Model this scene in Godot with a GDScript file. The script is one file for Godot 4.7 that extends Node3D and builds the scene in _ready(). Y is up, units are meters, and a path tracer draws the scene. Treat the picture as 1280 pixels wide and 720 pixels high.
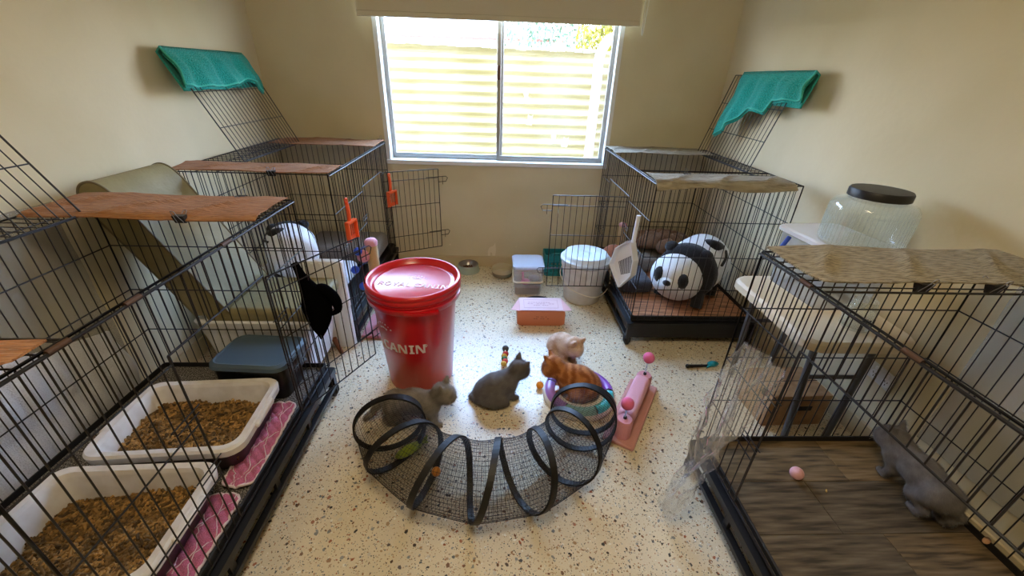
extends Node3D
# A small kitten room: four wire crates on trolleys, kittens and toys on a terrazzo floor, one window.
# Units are metres, y up; the camera stands at x 0, z 0 and looks towards -z.

const WALL_BACK := -2.955
var taken := {}
var M := {}
var rng := RandomNumberGenerator.new()

# ---------------------------------------------------------------- mesh builder
class MB:
	var v := PackedVector3Array()
	var n := PackedVector3Array()
	var c := PackedColorArray()
	var col := Color(1, 1, 1)
	var usec := false

	func t3(a: Vector3, b: Vector3, d: Vector3, na: Vector3, nb: Vector3, nd: Vector3) -> void:
		var g := (d - a).cross(b - a)
		if g.dot(na + nb + nd) < 0.0:
			v.append(a); v.append(d); v.append(b)
			n.append(na); n.append(nd); n.append(nb)
		else:
			v.append(a); v.append(b); v.append(d)
			n.append(na); n.append(nb); n.append(nd)
		if usec:
			c.append(col); c.append(col); c.append(col)

	func tri(a: Vector3, b: Vector3, d: Vector3, hint: Vector3) -> void:
		var g := (d - a).cross(b - a)
		if g.length_squared() < 1e-16:
			return
		g = g.normalized()
		if g.dot(hint) < 0.0:
			g = -g
		t3(a, b, d, g, g, g)

	func quad(a: Vector3, b: Vector3, d: Vector3, e: Vector3, hint: Vector3) -> void:
		tri(a, b, d, hint)
		tri(a, d, e, hint)

	func box(tr: Transform3D, s: Vector3) -> void:
		var h := s * 0.5
		for ax in 3:
			for sg in [-1.0, 1.0]:
				var nn := Vector3.ZERO
				nn[ax] = sg
				var p := []
				for q in [[-1.0, -1.0], [1.0, -1.0], [1.0, 1.0], [-1.0, 1.0]]:
					var w := Vector3.ZERO
					w[ax] = sg * h[ax]
					w[(ax + 1) % 3] = q[0] * h[(ax + 1) % 3]
					w[(ax + 2) % 3] = q[1] * h[(ax + 2) % 3]
					p.append(tr * w)
				quad(p[0], p[1], p[2], p[3], tr.basis * nn)

	func bx(x0: float, x1: float, y0: float, y1: float, z0: float, z1: float) -> void:
		box(Transform3D(Basis(), Vector3((x0 + x1) / 2, (y0 + y1) / 2, (z0 + z1) / 2)), Vector3(absf(x1 - x0), absf(y1 - y0), absf(z1 - z0)))

	# box with rounded edges
	func rbox(tr: Transform3D, s: Vector3, r: float, k := 2) -> void:
		r = minf(r, minf(s.x, minf(s.y, s.z)) * 0.5)
		var h := s * 0.5 - Vector3(r, r, r)
		var lat := []
		for half in 2:
			for i in k + 1:
				lat.append([(-PI / 2 if half == 0 else 0.0) + PI / 2 * i / k, -1.0 if half == 0 else 1.0])
		var lon := []
		for q in 4:
			for i in k + 1:
				lon.append([PI / 2 * q + PI / 2 * i / k, 1.0 if q == 0 or q == 3 else -1.0, 1.0 if q < 2 else -1.0])
		lon.append(lon[0])
		var pp := []
		var nn := []
		for la in lat:
			var rp := PackedVector3Array()
			var rn := PackedVector3Array()
			for lo in lon:
				var dd := Vector3(cos(la[0]) * cos(lo[0]), sin(la[0]), cos(la[0]) * sin(lo[0]))
				rp.append(tr * (Vector3(lo[1] * h.x, la[1] * h.y, lo[2] * h.z) + dd * r))
				rn.append((tr.basis * dd).normalized())
			pp.append(rp)
			nn.append(rn)
		grid(pp, nn)
		for e in [0, pp.size() - 1]:
			var mid := tr * Vector3(0, (h.y + r) * (-1.0 if e == 0 else 1.0), 0)
			var up := (tr.basis * Vector3(0, -1.0 if e == 0 else 1.0, 0)).normalized()
			for j in lon.size() - 1:
				tri(mid, pp[e][j], pp[e][j + 1], up)

	func grid(pp: Array, nn: Array) -> void:
		for i in pp.size() - 1:
			for j in pp[i].size() - 1:
				if pp[i][j].distance_squared_to(pp[i][j + 1]) > 1e-14:
					t3(pp[i][j], pp[i][j + 1], pp[i + 1][j + 1], nn[i][j], nn[i][j + 1], nn[i + 1][j + 1])
				if pp[i + 1][j].distance_squared_to(pp[i + 1][j + 1]) > 1e-14:
					t3(pp[i][j], pp[i + 1][j + 1], pp[i + 1][j], nn[i][j], nn[i + 1][j + 1], nn[i + 1][j])

	# closed outline in xy with rounded shading, pushed from z0 to z1
	func bar(outline: Array, z0: float, z1: float) -> void:
		var m := outline.size()
		var area := 0.0
		for i in m:
			area += outline[i].cross(outline[(i + 1) % m])
		var nn := PackedVector3Array()
		for i in m + 1:
			var d: Vector2 = outline[(i + 1) % m] - outline[(i - 1 + m) % m]
			nn.append(Vector3(d.y, -d.x, 0).normalized() * signf(area))
		var pa := PackedVector3Array()
		var pb := PackedVector3Array()
		var poly := PackedVector2Array()
		for i in m + 1:
			pa.append(Vector3(outline[i % m].x, outline[i % m].y, z0))
			pb.append(Vector3(outline[i % m].x, outline[i % m].y, z1))
			if i < m:
				poly.append(outline[i])
		grid([pa, pb], [nn, nn])
		var idx := Geometry2D.triangulate_polygon(poly)
		for i in range(0, idx.size(), 3):
			for z in [z0, z1]:
				var p := []
				for q in 3:
					p.append(Vector3(poly[idx[i + q]].x, poly[idx[i + q]].y, z))
				tri(p[0], p[1], p[2], Vector3(0, 0, z - (z0 + z1) / 2))

	func wire(a: Vector3, b: Vector3, r: float, sides := 5) -> void:
		tube([a, b], [r, r], sides, false, false)

	func tube(pts: Array, rad: Array, sides := 8, closed := false, caps := true) -> void:
		var m := pts.size()
		var pp := []
		var nn := []
		var side := Vector3.ZERO
		for i in m:
			var a: Vector3 = pts[(i - 1 + m) % m] if closed else pts[maxi(i - 1, 0)]
			var b: Vector3 = pts[(i + 1) % m] if closed else pts[mini(i + 1, m - 1)]
			var dir := (b - a).normalized()
			if side == Vector3.ZERO:
				side = dir.cross(Vector3.UP if absf(dir.y) < 0.9 else Vector3.RIGHT).normalized()
			else:
				side = (side - dir * side.dot(dir)).normalized()
			var up := side.cross(dir)
			var rp := PackedVector3Array()
			var rn := PackedVector3Array()
			for j in sides + 1:
				var an := TAU * j / sides
				var dd := side * cos(an) + up * sin(an)
				rp.append(pts[i] + dd * float(rad[mini(i, rad.size() - 1)]))
				rn.append(dd)
			pp.append(rp)
			nn.append(rn)
		if closed:
			pp.append(pp[0])
			nn.append(nn[0])
		grid(pp, nn)
		if caps and not closed:
			for e in [0, m - 1]:
				var out: Vector3 = (pts[0] - pts[1]) if e == 0 else (pts[m - 1] - pts[m - 2])
				for j in sides:
					tri(pts[e], pp[e][j], pp[e][j + 1], out)

	# flat band swept along points: width along w[i], thickness t along nrm[i]
	func band(pts: Array, wid: Array, nrm: Array, t: float, closed := false) -> void:
		var ring := []
		for i in pts.size():
			ring.append([pts[i] + wid[i] + nrm[i] * t, pts[i] - wid[i] + nrm[i] * t, pts[i] - wid[i] - nrm[i] * t, pts[i] + wid[i] - nrm[i] * t])
		var m := pts.size()
		for i in (m if closed else m - 1):
			var a: Array = ring[i]
			var b: Array = ring[(i + 1) % m]
			quad(a[0], a[1], b[1], b[0], nrm[i])
			quad(a[2], a[3], b[3], b[2], -nrm[i])
			quad(a[0], a[3], b[3], b[0], wid[i])
			quad(a[1], a[2], b[2], b[1], -wid[i])

	# profile: array of Vector2(radius, height) turned about y
	func lathe(prof: Array, segs: int, tr := Transform3D(), a0 := 0.0, a1 := TAU) -> void:
		var smooth := []
		for i in prof.size() - 1:
			var d: Vector2 = prof[i + 1] - prof[i]
			smooth.append(Vector2(d.y, -d.x).normalized() if d.length() > 1e-9 else Vector2.ZERO)
		for i in prof.size() - 1:
			if smooth[i] == Vector2.ZERO:
				continue
			var n0: Vector2 = smooth[i]
			var n1: Vector2 = smooth[i]
			if i > 0 and smooth[i - 1].dot(smooth[i]) > 0.6:
				n0 = (smooth[i - 1] + smooth[i]).normalized()
			if i < prof.size() - 2 and smooth[i + 1].dot(smooth[i]) > 0.6:
				n1 = (smooth[i + 1] + smooth[i]).normalized()
			var pp := [PackedVector3Array(), PackedVector3Array()]
			var nn := [PackedVector3Array(), PackedVector3Array()]
			for j in segs + 1:
				var an := a0 + (a1 - a0) * j / segs
				var cs := Vector2(cos(an), sin(an))
				pp[0].append(tr * Vector3(prof[i].x * cs.x, prof[i].y, prof[i].x * cs.y))
				pp[1].append(tr * Vector3(prof[i + 1].x * cs.x, prof[i + 1].y, prof[i + 1].x * cs.y))
				nn[0].append((tr.basis * Vector3(n0.x * cs.x, n0.y, n0.x * cs.y)).normalized())
				nn[1].append((tr.basis * Vector3(n1.x * cs.x, n1.y, n1.x * cs.y)).normalized())
			grid(pp, nn)

	func ball(o: Vector3, r: float, segs := 14, squash := Vector3.ONE) -> void:
		var pr := []
		var k := segs / 2
		for i in k + 1:
			var an := -PI / 2 + PI * i / k
			pr.append(Vector2(cos(an), sin(an)))
		lathe(pr, segs, Transform3D(Basis().scaled(squash * r), o))

	# sections: [half_x, half_z, corner radius, y]; outward walls, optional caps
	func loft(secs: Array, tr := Transform3D(), cap0 := true, cap1 := true, k := 4) -> void:
		var rows := []
		for s in secs:
			var row := PackedVector3Array()
			for q in 4:
				var cx: float = (s[0] - s[2]) * (1.0 if q == 0 or q == 3 else -1.0)
				var cz: float = (s[1] - s[2]) * (1.0 if q < 2 else -1.0)
				for i in k + 1:
					var an := PI / 2 * q + PI / 2 * i / k
					row.append(tr * Vector3(cx + s[2] * cos(an), s[3], cz + s[2] * sin(an)))
			row.append(row[0])
			rows.append(row)
		# normals per strip
		for i in rows.size() - 1:
			var m: int = rows[i].size()
			var nr := PackedVector3Array()
			for j in m:
				var jp := (j - 1) if j > 0 else m - 2
				var jn := (j + 1) if j < m - 1 else 1
				var al: Vector3 = (rows[i][jn] - rows[i][jp]) + (rows[i + 1][jn] - rows[i + 1][jp])
				var up: Vector3 = rows[i + 1][j] - rows[i][j]
				nr.append(up.cross(al).normalized())
			grid([rows[i], rows[i + 1]], [nr, nr])
		for e in [0, rows.size() - 1]:
			if (e == 0 and not cap0) or (e > 0 and not cap1):
				continue
			var mid := Vector3.ZERO
			for j in rows[e].size() - 1:
				mid += rows[e][j]
			mid /= rows[e].size() - 1
			for j in rows[e].size() - 1:
				tri(mid, rows[e][j], rows[e][j + 1], tr.basis * (Vector3.DOWN if e == 0 else Vector3.UP))

	# outline in the local xy plane, pushed along z by depth (centred)
	func prism(poly: PackedVector2Array, depth: float, tr := Transform3D()) -> void:
		var idx := Geometry2D.triangulate_polygon(poly)
		for sg in [-1.0, 1.0]:
			for i in range(0, idx.size(), 3):
				var p := []
				for q in 3:
					var w := poly[idx[i + q]]
					p.append(tr * Vector3(w.x, w.y, sg * depth / 2))
				tri(p[0], p[1], p[2], tr.basis * Vector3(0, 0, sg))
		var ccw := not Geometry2D.is_polygon_clockwise(poly)
		for i in poly.size():
			var a := poly[i]
			var b := poly[(i + 1) % poly.size()]
			var o := Vector2(b.y - a.y, a.x - b.x) * (1.0 if ccw else -1.0)
			quad(tr * Vector3(a.x, a.y, -depth / 2), tr * Vector3(b.x, b.y, -depth / 2), tr * Vector3(b.x, b.y, depth / 2), tr * Vector3(a.x, a.y, depth / 2), tr.basis * Vector3(o.x, o.y, 0))

	# cloth: rows of points, given thickness
	func sheet(rows: Array, th: float) -> void:
		var a := rows.size()
		var b: int = rows[0].size()
		var nn := []
		for i in a:
			var rn := PackedVector3Array()
			for j in b:
				var du: Vector3 = rows[mini(i + 1, a - 1)][j] - rows[maxi(i - 1, 0)][j]
				var dv: Vector3 = rows[i][mini(j + 1, b - 1)] - rows[i][maxi(j - 1, 0)]
				rn.append(du.cross(dv).normalized())
			nn.append(rn)
		var top := []
		var bot := []
		var neg := []
		for i in a:
			var rt := PackedVector3Array()
			var rb := PackedVector3Array()
			var rg := PackedVector3Array()
			for j in b:
				rt.append(rows[i][j] + nn[i][j] * th * 0.5)
				rb.append(rows[i][j] - nn[i][j] * th * 0.5)
				rg.append(-nn[i][j])
			top.append(rt)
			bot.append(rb)
			neg.append(rg)
		grid(top, nn)
		grid(bot, neg)
		for i in a - 1:
			quad(top[i][0], top[i + 1][0], bot[i + 1][0], bot[i][0], rows[i][0] - rows[i][1])
			quad(top[i][b - 1], top[i + 1][b - 1], bot[i + 1][b - 1], bot[i][b - 1], rows[i][b - 1] - rows[i][b - 2])
		for j in b - 1:
			quad(top[0][j], top[0][j + 1], bot[0][j + 1], bot[0][j], rows[0][j] - rows[1][j])
			quad(top[a - 1][j], top[a - 1][j + 1], bot[a - 1][j + 1], bot[a - 1][j], rows[a - 1][j] - rows[a - 2][j])

	func mesh() -> ArrayMesh:
		var arr := []
		arr.resize(Mesh.ARRAY_MAX)
		arr[Mesh.ARRAY_VERTEX] = v
		arr[Mesh.ARRAY_NORMAL] = n
		if usec:
			arr[Mesh.ARRAY_COLOR] = c
		var am := ArrayMesh.new()
		am.add_surface_from_arrays(Mesh.PRIMITIVE_TRIANGLES, arr)
		return am

# ---------------------------------------------------------------- scene helpers
func numbered(called: String) -> String:
	if not taken.has(called):
		taken[called] = 0
		return called
	taken[called] += 1
	return "%s_%03d" % [called, taken[called]]

func tag(o: Node, label: String, category: String, group := "") -> Node:
	o.set_meta("label", label)
	o.set_meta("category", category)
	if group:
		o.set_meta("group", group)
	return o

func thing(called: String, label: String, category: String, at := Vector3.ZERO, turn := 0.0, group := "") -> Node3D:
	var o := Node3D.new()
	o.name = numbered(called)
	add_child(o)
	o.position = at
	o.rotation.y = turn
	tag(o, label, category, group)
	return o

func part(called: String, mb: MB, m: Material, parent: Node) -> MeshInstance3D:
	var o := MeshInstance3D.new()
	o.name = called
	o.mesh = mb.mesh()
	o.material_override = m
	parent.add_child(o, true)
	return o

func struct(called: String, mb: MB, m: Material) -> MeshInstance3D:
	var o := part(called, mb, m, self)
	o.set_meta("kind", "structure")
	o.set_meta("label", called.replace("_", " ") + " of the kitten room")
	return o

func solo(called: String, mb: MB, m: Material, label: String, category: String, at := Vector3.ZERO, turn := 0.0, group := "") -> MeshInstance3D:
	var o := MeshInstance3D.new()
	o.name = numbered(called)
	o.mesh = mb.mesh()
	o.material_override = m
	add_child(o)
	o.position = at
	o.rotation.y = turn
	tag(o, label, category, group)
	return o

func T(p: Vector3, b := Basis()) -> Transform3D:
	return Transform3D(b, p)

func circle(o: Vector3, ax: Vector3, ay: Vector3, k: int) -> Array:
	var pts := []
	for i in k:
		pts.append(o + ax * cos(TAU * i / k) + ay * sin(TAU * i / k))
	return pts

func smooth_path(pts: Array, k := 6) -> Array:
	var cv := Curve3D.new()
	for i in pts.size():
		var a: Vector3 = pts[maxi(i - 1, 0)]
		var b: Vector3 = pts[mini(i + 1, pts.size() - 1)]
		var t := (b - a) / 6.0
		cv.add_point(pts[i], -t, t)
	var out := []
	for i in (pts.size() - 1) * k + 1:
		out.append(cv.samplef(float(i) / k))
	return out

# ---------------------------------------------------------------- materials
func mat(col: Color, rough := 0.6, metal := 0.0) -> StandardMaterial3D:
	var m := StandardMaterial3D.new()
	m.albedo_color = col
	m.roughness = rough
	m.metallic = metal
	return m

func noise_tex(freq: float, ramp: Array, size := 512, kind := FastNoiseLite.TYPE_SIMPLEX_SMOOTH, sd := 1, oct := 4, normal := 0.0) -> NoiseTexture2D:
	var f := FastNoiseLite.new()
	f.noise_type = kind
	f.frequency = freq
	f.seed = sd
	f.fractal_octaves = oct
	var t := NoiseTexture2D.new()
	t.width = size
	t.height = size
	t.seamless = true
	t.noise = f
	if normal > 0.0:
		t.as_normal_map = true
		t.bump_strength = normal
	elif ramp:
		var g := Gradient.new()
		var off := PackedFloat32Array()
		var cs := PackedColorArray()
		for r in ramp:
			off.append(r[0])
			cs.append(r[1])
		g.offsets = off
		g.colors = cs
		t.color_ramp = g
	return t

func tri_mat(tex: Texture2D, scale: Vector3, rough: float, world := false, nrm: Texture2D = null, nstr := 1.0) -> StandardMaterial3D:
	var m := StandardMaterial3D.new()
	m.albedo_texture = tex
	m.uv1_triplanar = true
	m.uv1_world_triplanar = world
	m.uv1_scale = scale
	m.roughness = rough
	if nrm:
		m.normal_enabled = true
		m.normal_texture = nrm
		m.normal_scale = nstr
	return m

func cloth(base: Color, scale: float, depth := 0.22, nstr := 0.6) -> StandardMaterial3D:
	var t := noise_tex(0.09, [[0.15, base.darkened(depth)], [0.5, base], [0.85, base.lightened(depth * 0.5)]], 256, FastNoiseLite.TYPE_SIMPLEX, 3, 3)
	var m := tri_mat(t, Vector3.ONE * scale, 0.95, false, M.fuzz_normal, nstr)
	m.rim_enabled = true
	m.rim = 0.25
	return m

func glass(col: Color, alpha: float, rough := 0.03) -> StandardMaterial3D:
	var m := mat(Color(col.r, col.g, col.b, alpha), rough)
	m.transparency = BaseMaterial3D.TRANSPARENCY_ALPHA
	return m

func terrazzo() -> StandardMaterial3D:
	var s := 2048
	var f := FastNoiseLite.new()
	f.frequency = 0.006
	f.fractal_octaves = 4
	f.seed = 4
	var im := Image.create(s, s, false, Image.FORMAT_RGB8)
	var base := f.get_seamless_image(512, 512)
	base.resize(s, s, Image.INTERPOLATE_CUBIC)
	var fine := FastNoiseLite.new()
	fine.frequency = 0.16
	fine.seed = 9
	var grain := fine.get_seamless_image(512, 512)
	var bd := base.get_data()
	var gd := grain.get_data()
	var bytes := PackedByteArray()
	bytes.resize(s * s * 3)
	for y in s:
		for x in s:
			var k := 0.92 + 0.10 * bd[y * s + x] / 255.0 + 0.07 * (gd[(y % 512) * 512 + x % 512] / 255.0 - 0.5)
			var i := (y * s + x) * 3
			bytes[i] = mini(255, int(231 * k))
			bytes[i + 1] = mini(255, int(216 * k))
			bytes[i + 2] = mini(255, int(184 * k))
	im.set_data(s, s, false, Image.FORMAT_RGB8, bytes)
	var r := RandomNumberGenerator.new()
	r.seed = 77
	var tones := [Color8(150, 108, 72), Color8(118, 84, 60), Color8(172, 138, 100), Color8(70, 58, 50), Color8(96, 98, 98), Color8(140, 140, 134), Color8(52, 50, 50), Color8(188, 160, 122), Color8(158, 92, 62), Color8(238, 232, 216), Color8(206, 196, 176)]
	for q in 30000:
		var big := r.randf()
		var rad := 1.7 + 2.2 * r.randf() + (8.0 * r.randf() if big > 0.90 else 0.0)
		var cx := r.randf() * s
		var cy := r.randf() * s
		var k := 4 + r.randi() % 3
		var poly := PackedVector2Array()
		var el := 0.5 + 0.5 * r.randf()
		var rot := r.randf() * TAU
		for i in k:
			var an := TAU * (i + 0.35 * (r.randf() - 0.5)) / k
			poly.append((Vector2(cos(an), sin(an) * el) * rad * (0.8 + 0.4 * r.randf())).rotated(rot))
		var col: Color = tones[r.randi() % tones.size()]
		col = col.lightened(r.randf() * 0.2)
		var ri := int(ceil(rad * 1.25))
		for yy in range(-ri, ri + 1):
			for xx in range(-ri, ri + 1):
				var inside := true
				for i in k:
					var a := poly[i]
					var b := poly[(i + 1) % k]
					if (b.x - a.x) * (yy - a.y) - (b.y - a.y) * (xx - a.x) < 0.0:
						inside = false
						break
				if inside:
					im.set_pixel(posmod(int(cx) + xx, s), posmod(int(cy) + yy, s), col)
	var m := tri_mat(ImageTexture.create_from_image(im), Vector3.ONE / 1.45, 0.27, true)
	return m

func _ready() -> void:
	rng.seed = 20
	# ---- camera: f 505 px on a 720 px frame
	var cam := Camera3D.new()
	cam.name = "camera"
	cam.fov = rad_to_deg(2.0 * atan(360.0 / 505.0))
	cam.transform = Transform3D(Basis(Vector3.UP, deg_to_rad(-2.6)) * Basis(Vector3.RIGHT, deg_to_rad(-27.8)) * Basis(Vector3.BACK, deg_to_rad(1.95)), Vector3(0, 1.36, 0))
	cam.near = 0.02
	add_child(cam)
	cam.current = true
	# ---- sky, sun, exposure
	var env := Environment.new()
	env.background_mode = Environment.BG_SKY
	var sk := ProceduralSkyMaterial.new()
	sk.sky_top_color = Color(0.62, 0.78, 1.0)
	sk.sky_horizon_color = Color(0.96, 0.975, 1.0)
	sk.ground_bottom_color = Color(0.42, 0.38, 0.32)
	sk.ground_horizon_color = Color(0.6, 0.58, 0.54)
	sk.sun_angle_max = 0.1
	var sky := Sky.new()
	sky.sky_material = sk
	env.sky = sky
	env.background_energy_multiplier = 24.0
	env.tonemap_mode = Environment.TONE_MAPPER_LINEAR
	env.tonemap_exposure = 1.16
	env.sdfgi_enabled = true
	env.ssao_enabled = true
	env.ssil_enabled = true
	var we := WorldEnvironment.new()
	we.name = "environment"
	we.environment = env
	add_child(we)
	var sun := DirectionalLight3D.new()
	sun.name = "sun"
	sun.light_color = Color(1.0, 0.95, 0.82)
	sun.light_energy = 2.6
	sun.light_angular_distance = 0.6
	sun.shadow_enabled = true
	add_child(sun)
	sun.look_at_from_position(Vector3.ZERO, Vector3(-0.30, -0.80, -0.42), Vector3.UP)

	make_materials()
	build_room()
	build_window()
	build_outside()
	build_cages()
	build_left_things()
	build_right_things()
	build_floor_things()
	build_kittens()

func make_materials() -> void:
	M.fuzz_normal = noise_tex(0.12, [], 256, FastNoiseLite.TYPE_SIMPLEX, 6, 3, 6.0)
	M.soft_normal = noise_tex(0.05, [], 512, FastNoiseLite.TYPE_SIMPLEX_SMOOTH, 8, 4, 2.5)
	M.floor = terrazzo()
	var wt := noise_tex(0.004, [[0.2, Color8(213, 199, 162)], [0.5, Color8(217, 204, 169)], [0.8, Color8(221, 208, 174)]], 512, FastNoiseLite.TYPE_SIMPLEX_SMOOTH, 12, 3)
	M.wall = tri_mat(wt, Vector3.ONE * 0.7, 0.75, true, M.soft_normal, 0.08)
	M.ceiling = mat(Color8(238, 234, 222), 0.9)
	M.skirt = mat(Color8(214, 196, 156), 0.55)
	M.wire = mat(Color8(22, 20, 24), 0.38, 0.0)
	M.wire_band = mat(Color8(86, 62, 46), 0.45, 0.3)
	M.steel_frame = mat(Color8(26, 27, 30), 0.42, 0.0)
	M.tray = mat(Color8(20, 20, 22), 0.5)
	M.rubber = mat(Color8(24, 24, 26), 0.6)
	M.alu = mat(Color8(168, 166, 160), 0.4, 0.5)
	M.white_frame = mat(Color8(236, 238, 236), 0.45)
	M.brown_catch = mat(Color8(98, 66, 52), 0.5)
	M.pane = glass(Color(1, 1, 1), 0.05, 0.0)
	M.blind = mat(Color8(214, 202, 172), 0.85)
	M.blind.backlight_enabled = true
	M.blind.backlight = Color(0.10, 0.085, 0.06)
	M.cord = mat(Color8(226, 220, 200), 0.6)
	M.brown_cloth = stripes_cloth(Color8(164, 110, 66), 22.0, 0.14)
	M.grey_cloth = stripes_cloth(Color8(158, 146, 122), 16.0, 0.2)
	M.mat_cloth = stripes_cloth(Color8(148, 134, 104), 60.0, 0.36)
	M.teal = cloth(Color8(14, 168, 154), 5.0, 0.24, 1.6)
	M.teal_edge = cloth(Color8(70, 196, 176), 14.0, 0.12, 0.4)
	M.vinyl = tri_mat(noise_tex(0.01, [[0.2, Color8(138, 128, 90)], [0.8, Color8(152, 142, 104)]], 256), Vector3.ONE * 2.0, 0.62, false, M.soft_normal, 0.3)
	M.piping = mat(Color8(120, 110, 84), 0.5)
	M.white_plastic = mat(Color8(236, 238, 242), 0.4)
	M.cream_plastic = mat(Color8(232, 222, 198), 0.4)
	M.red = mat(Color8(206, 14, 28), 0.3)
	M.red.clearcoat_enabled = true
	M.red.clearcoat = 0.4
	M.red.clearcoat_roughness = 0.2
	M.print_white = mat(Color8(238, 226, 226), 0.5)
	M.print_pink = mat(Color8(244, 206, 210), 0.45)
	M.orange = mat(Color8(238, 92, 34), 0.4)
	M.black = mat(Color8(16, 16, 18), 0.45)
	M.black_cloth = mat(Color8(5, 5, 7), 0.9)
	M.black_cloth.metallic_specular = 0.1
	M.plum = mat(Color8(52, 34, 46), 0.45)
	M.tub_white = tri_mat(noise_tex(0.02, [[0.2, Color8(214, 208, 202)], [0.7, Color8(228, 224, 220)]], 256), Vector3.ONE * 3.0, 0.4)
	M.blue_lid = mat(Color8(74, 92, 104), 0.45)
	M.pink_quilt = cloth(Color8(208, 112, 148), 12.0, 0.3)
	M.pad_edge = cloth(Color8(234, 214, 216), 16.0, 0.12)
	M.speckle = tri_mat(noise_tex(0.12, [[0.3, Color8(40, 38, 36)], [0.5, Color8(96, 92, 86)], [0.72, Color8(156, 150, 140)]], 256, FastNoiseLite.TYPE_SIMPLEX, 5, 3), Vector3.ONE * 5.0, 0.95)
	M.quilt_white = cloth(Color8(226, 228, 234), 6.0, 0.08)
	M.pellet = mat(Color.WHITE, 0.85)
	M.pellet.vertex_color_use_as_albedo = true
	M.pellet_base = tri_mat(noise_tex(0.06, [[0.25, Color8(60, 38, 16)], [0.75, Color8(136, 94, 44)]], 256), Vector3.ONE * 6.0, 0.95)
	M.panda_white = cloth(Color8(240, 240, 240), 8.0, 0.07)
	M.panda_black = cloth(Color8(26, 25, 28), 8.0, 0.15)
	M.grey_bed = cloth(Color8(142, 134, 126), 6.0)
	M.dark_bed = cloth(Color8(62, 62, 68), 6.0)
	M.brown_fluff = cloth(Color8(150, 110, 80), 9.0, 0.35, 1.0)
	M.tan_post = cloth(Color8(214, 178, 124), 16.0)
	M.sisal_pink = cloth(Color8(236, 170, 182), 14.0, 0.15)
	M.pom_pink = cloth(Color8(240, 112, 158), 20.0, 0.15)
	M.pale_pink = cloth(Color8(246, 186, 190), 20.0, 0.1)
	M.plush_pink = cloth(Color8(226, 150, 158), 12.0, 0.18)
	M.base_pink = cloth(Color8(214, 152, 144), 12.0, 0.15)
	M.orange_plush = cloth(Color8(176, 104, 72), 10.0)
	M.blue = mat(Color8(34, 76, 190), 0.5)
	M.spring = mat(Color8(170, 170, 176), 0.3, 0.9)
	M.purple = mat(Color8(142, 82, 190), 0.3)
	M.lilac = mat(Color8(176, 128, 206), 0.3)
	M.aqua = mat(Color8(74, 196, 206), 0.3)
	M.mint = mat(Color8(158, 206, 190), 0.35)
	M.ring_white = mat(Color8(232, 222, 206), 0.4)
	M.teal_plastic = mat(Color8(26, 140, 150), 0.45)
	M.terracotta = mat(Color8(208, 128, 92), 0.75)
	M.box_pink = mat(Color8(232, 184, 186), 0.75)
	M.box_inner = mat(Color8(236, 204, 206), 0.75)
	M.ink = mat(Color8(150, 86, 62), 0.8)
	M.ink_soft = mat(Color8(206, 158, 166), 0.8)
	M.kibble = mat(Color8(84, 62, 56), 0.9)
	M.clear = glass(Color(0.92, 0.95, 1.0), 0.22, 0.12)
	M.jar = glass(Color(0.86, 0.92, 0.9), 0.17, 0.03)
	M.bag = glass(Color(0.9, 0.92, 0.94), 0.05, 0.06)
	M.sheet_clear = glass(Color(0.84, 0.85, 0.84), 0.30, 0.2)
	M.net = mat(Color(0.02, 0.02, 0.025, 0.2), 0.7)
	M.net.transparency = BaseMaterial3D.TRANSPARENCY_ALPHA
	M.tape = mat(Color8(12, 12, 13), 0.55)
	M.pink_scoop = mat(Color8(236, 60, 150), 0.4)
	M.steel = mat(Color8(176, 172, 168), 0.28, 0.85)
	M.sage = mat(Color8(176, 192, 180), 0.4)
	M.stoneware = mat(Color8(206, 194, 164), 0.35)
	M.stoneware_dark = mat(Color8(140, 132, 116), 0.6)
	M.card = tri_mat(noise_tex(0.02, [[0.2, Color8(164, 124, 84)], [0.8, Color8(184, 144, 102)]], 256), Vector3.ONE * 3.0, 0.9)
	M.leg_grey = mat(Color8(86, 88, 92), 0.4, 0.3)
	M.table_top = mat(Color8(232, 218, 190), 0.5)
	M.grey_grille = mat(Color8(104, 106, 112), 0.5)
	M.outlet = mat(Color8(220, 220, 216), 0.4)
	M.hole = mat(Color8(40, 38, 38), 0.8)
	M.nose = mat(Color8(60, 44, 48), 0.5)
	M.eye = mat(Color8(26, 22, 20), 0.12)
	var pl := [Color8(122, 102, 74), Color8(146, 122, 88), Color8(102, 88, 68), Color8(132, 108, 74)]
	M.planks = []
	for i in 4:
		M.planks.append(wood(pl[i], 31 + i))
	M.red_planks = []
	for i in 3:
		M.red_planks.append(wood([Color8(188, 130, 90), Color8(174, 116, 78), Color8(196, 140, 100)][i], 51 + i))

func stripes_cloth(base: Color, scale: float, depth: float) -> StandardMaterial3D:
	var t := noise_tex(0.02, [[0.2, base.darkened(depth)], [0.5, base], [0.8, base.lightened(depth * 0.6)]], 512, FastNoiseLite.TYPE_SIMPLEX, 17, 4)
	var m := tri_mat(t, Vector3(scale * 0.03, scale * 0.1, scale * 0.3), 0.95, true, M.fuzz_normal, 0.5)
	m.rim_enabled = true
	m.rim = 0.2
	return m

func wood(base: Color, sd: int) -> StandardMaterial3D:
	var t := noise_tex(0.012, [[0.15, base.darkened(0.42)], [0.36, base.darkened(0.14)], [0.58, base], [0.8, base.lightened(0.1)]], 512, FastNoiseLite.TYPE_SIMPLEX_SMOOTH, sd, 5)
	return tri_mat(t, Vector3(0.75, 1.0, 8.0), 0.45, true)

# ---------------------------------------------------------------- the room
func wall_x(side: float, z: float) -> float:
	return 1.49 + 0.06 * (z - WALL_BACK) if side > 0 else -1.505 - 0.045 * (z - WALL_BACK)

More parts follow.
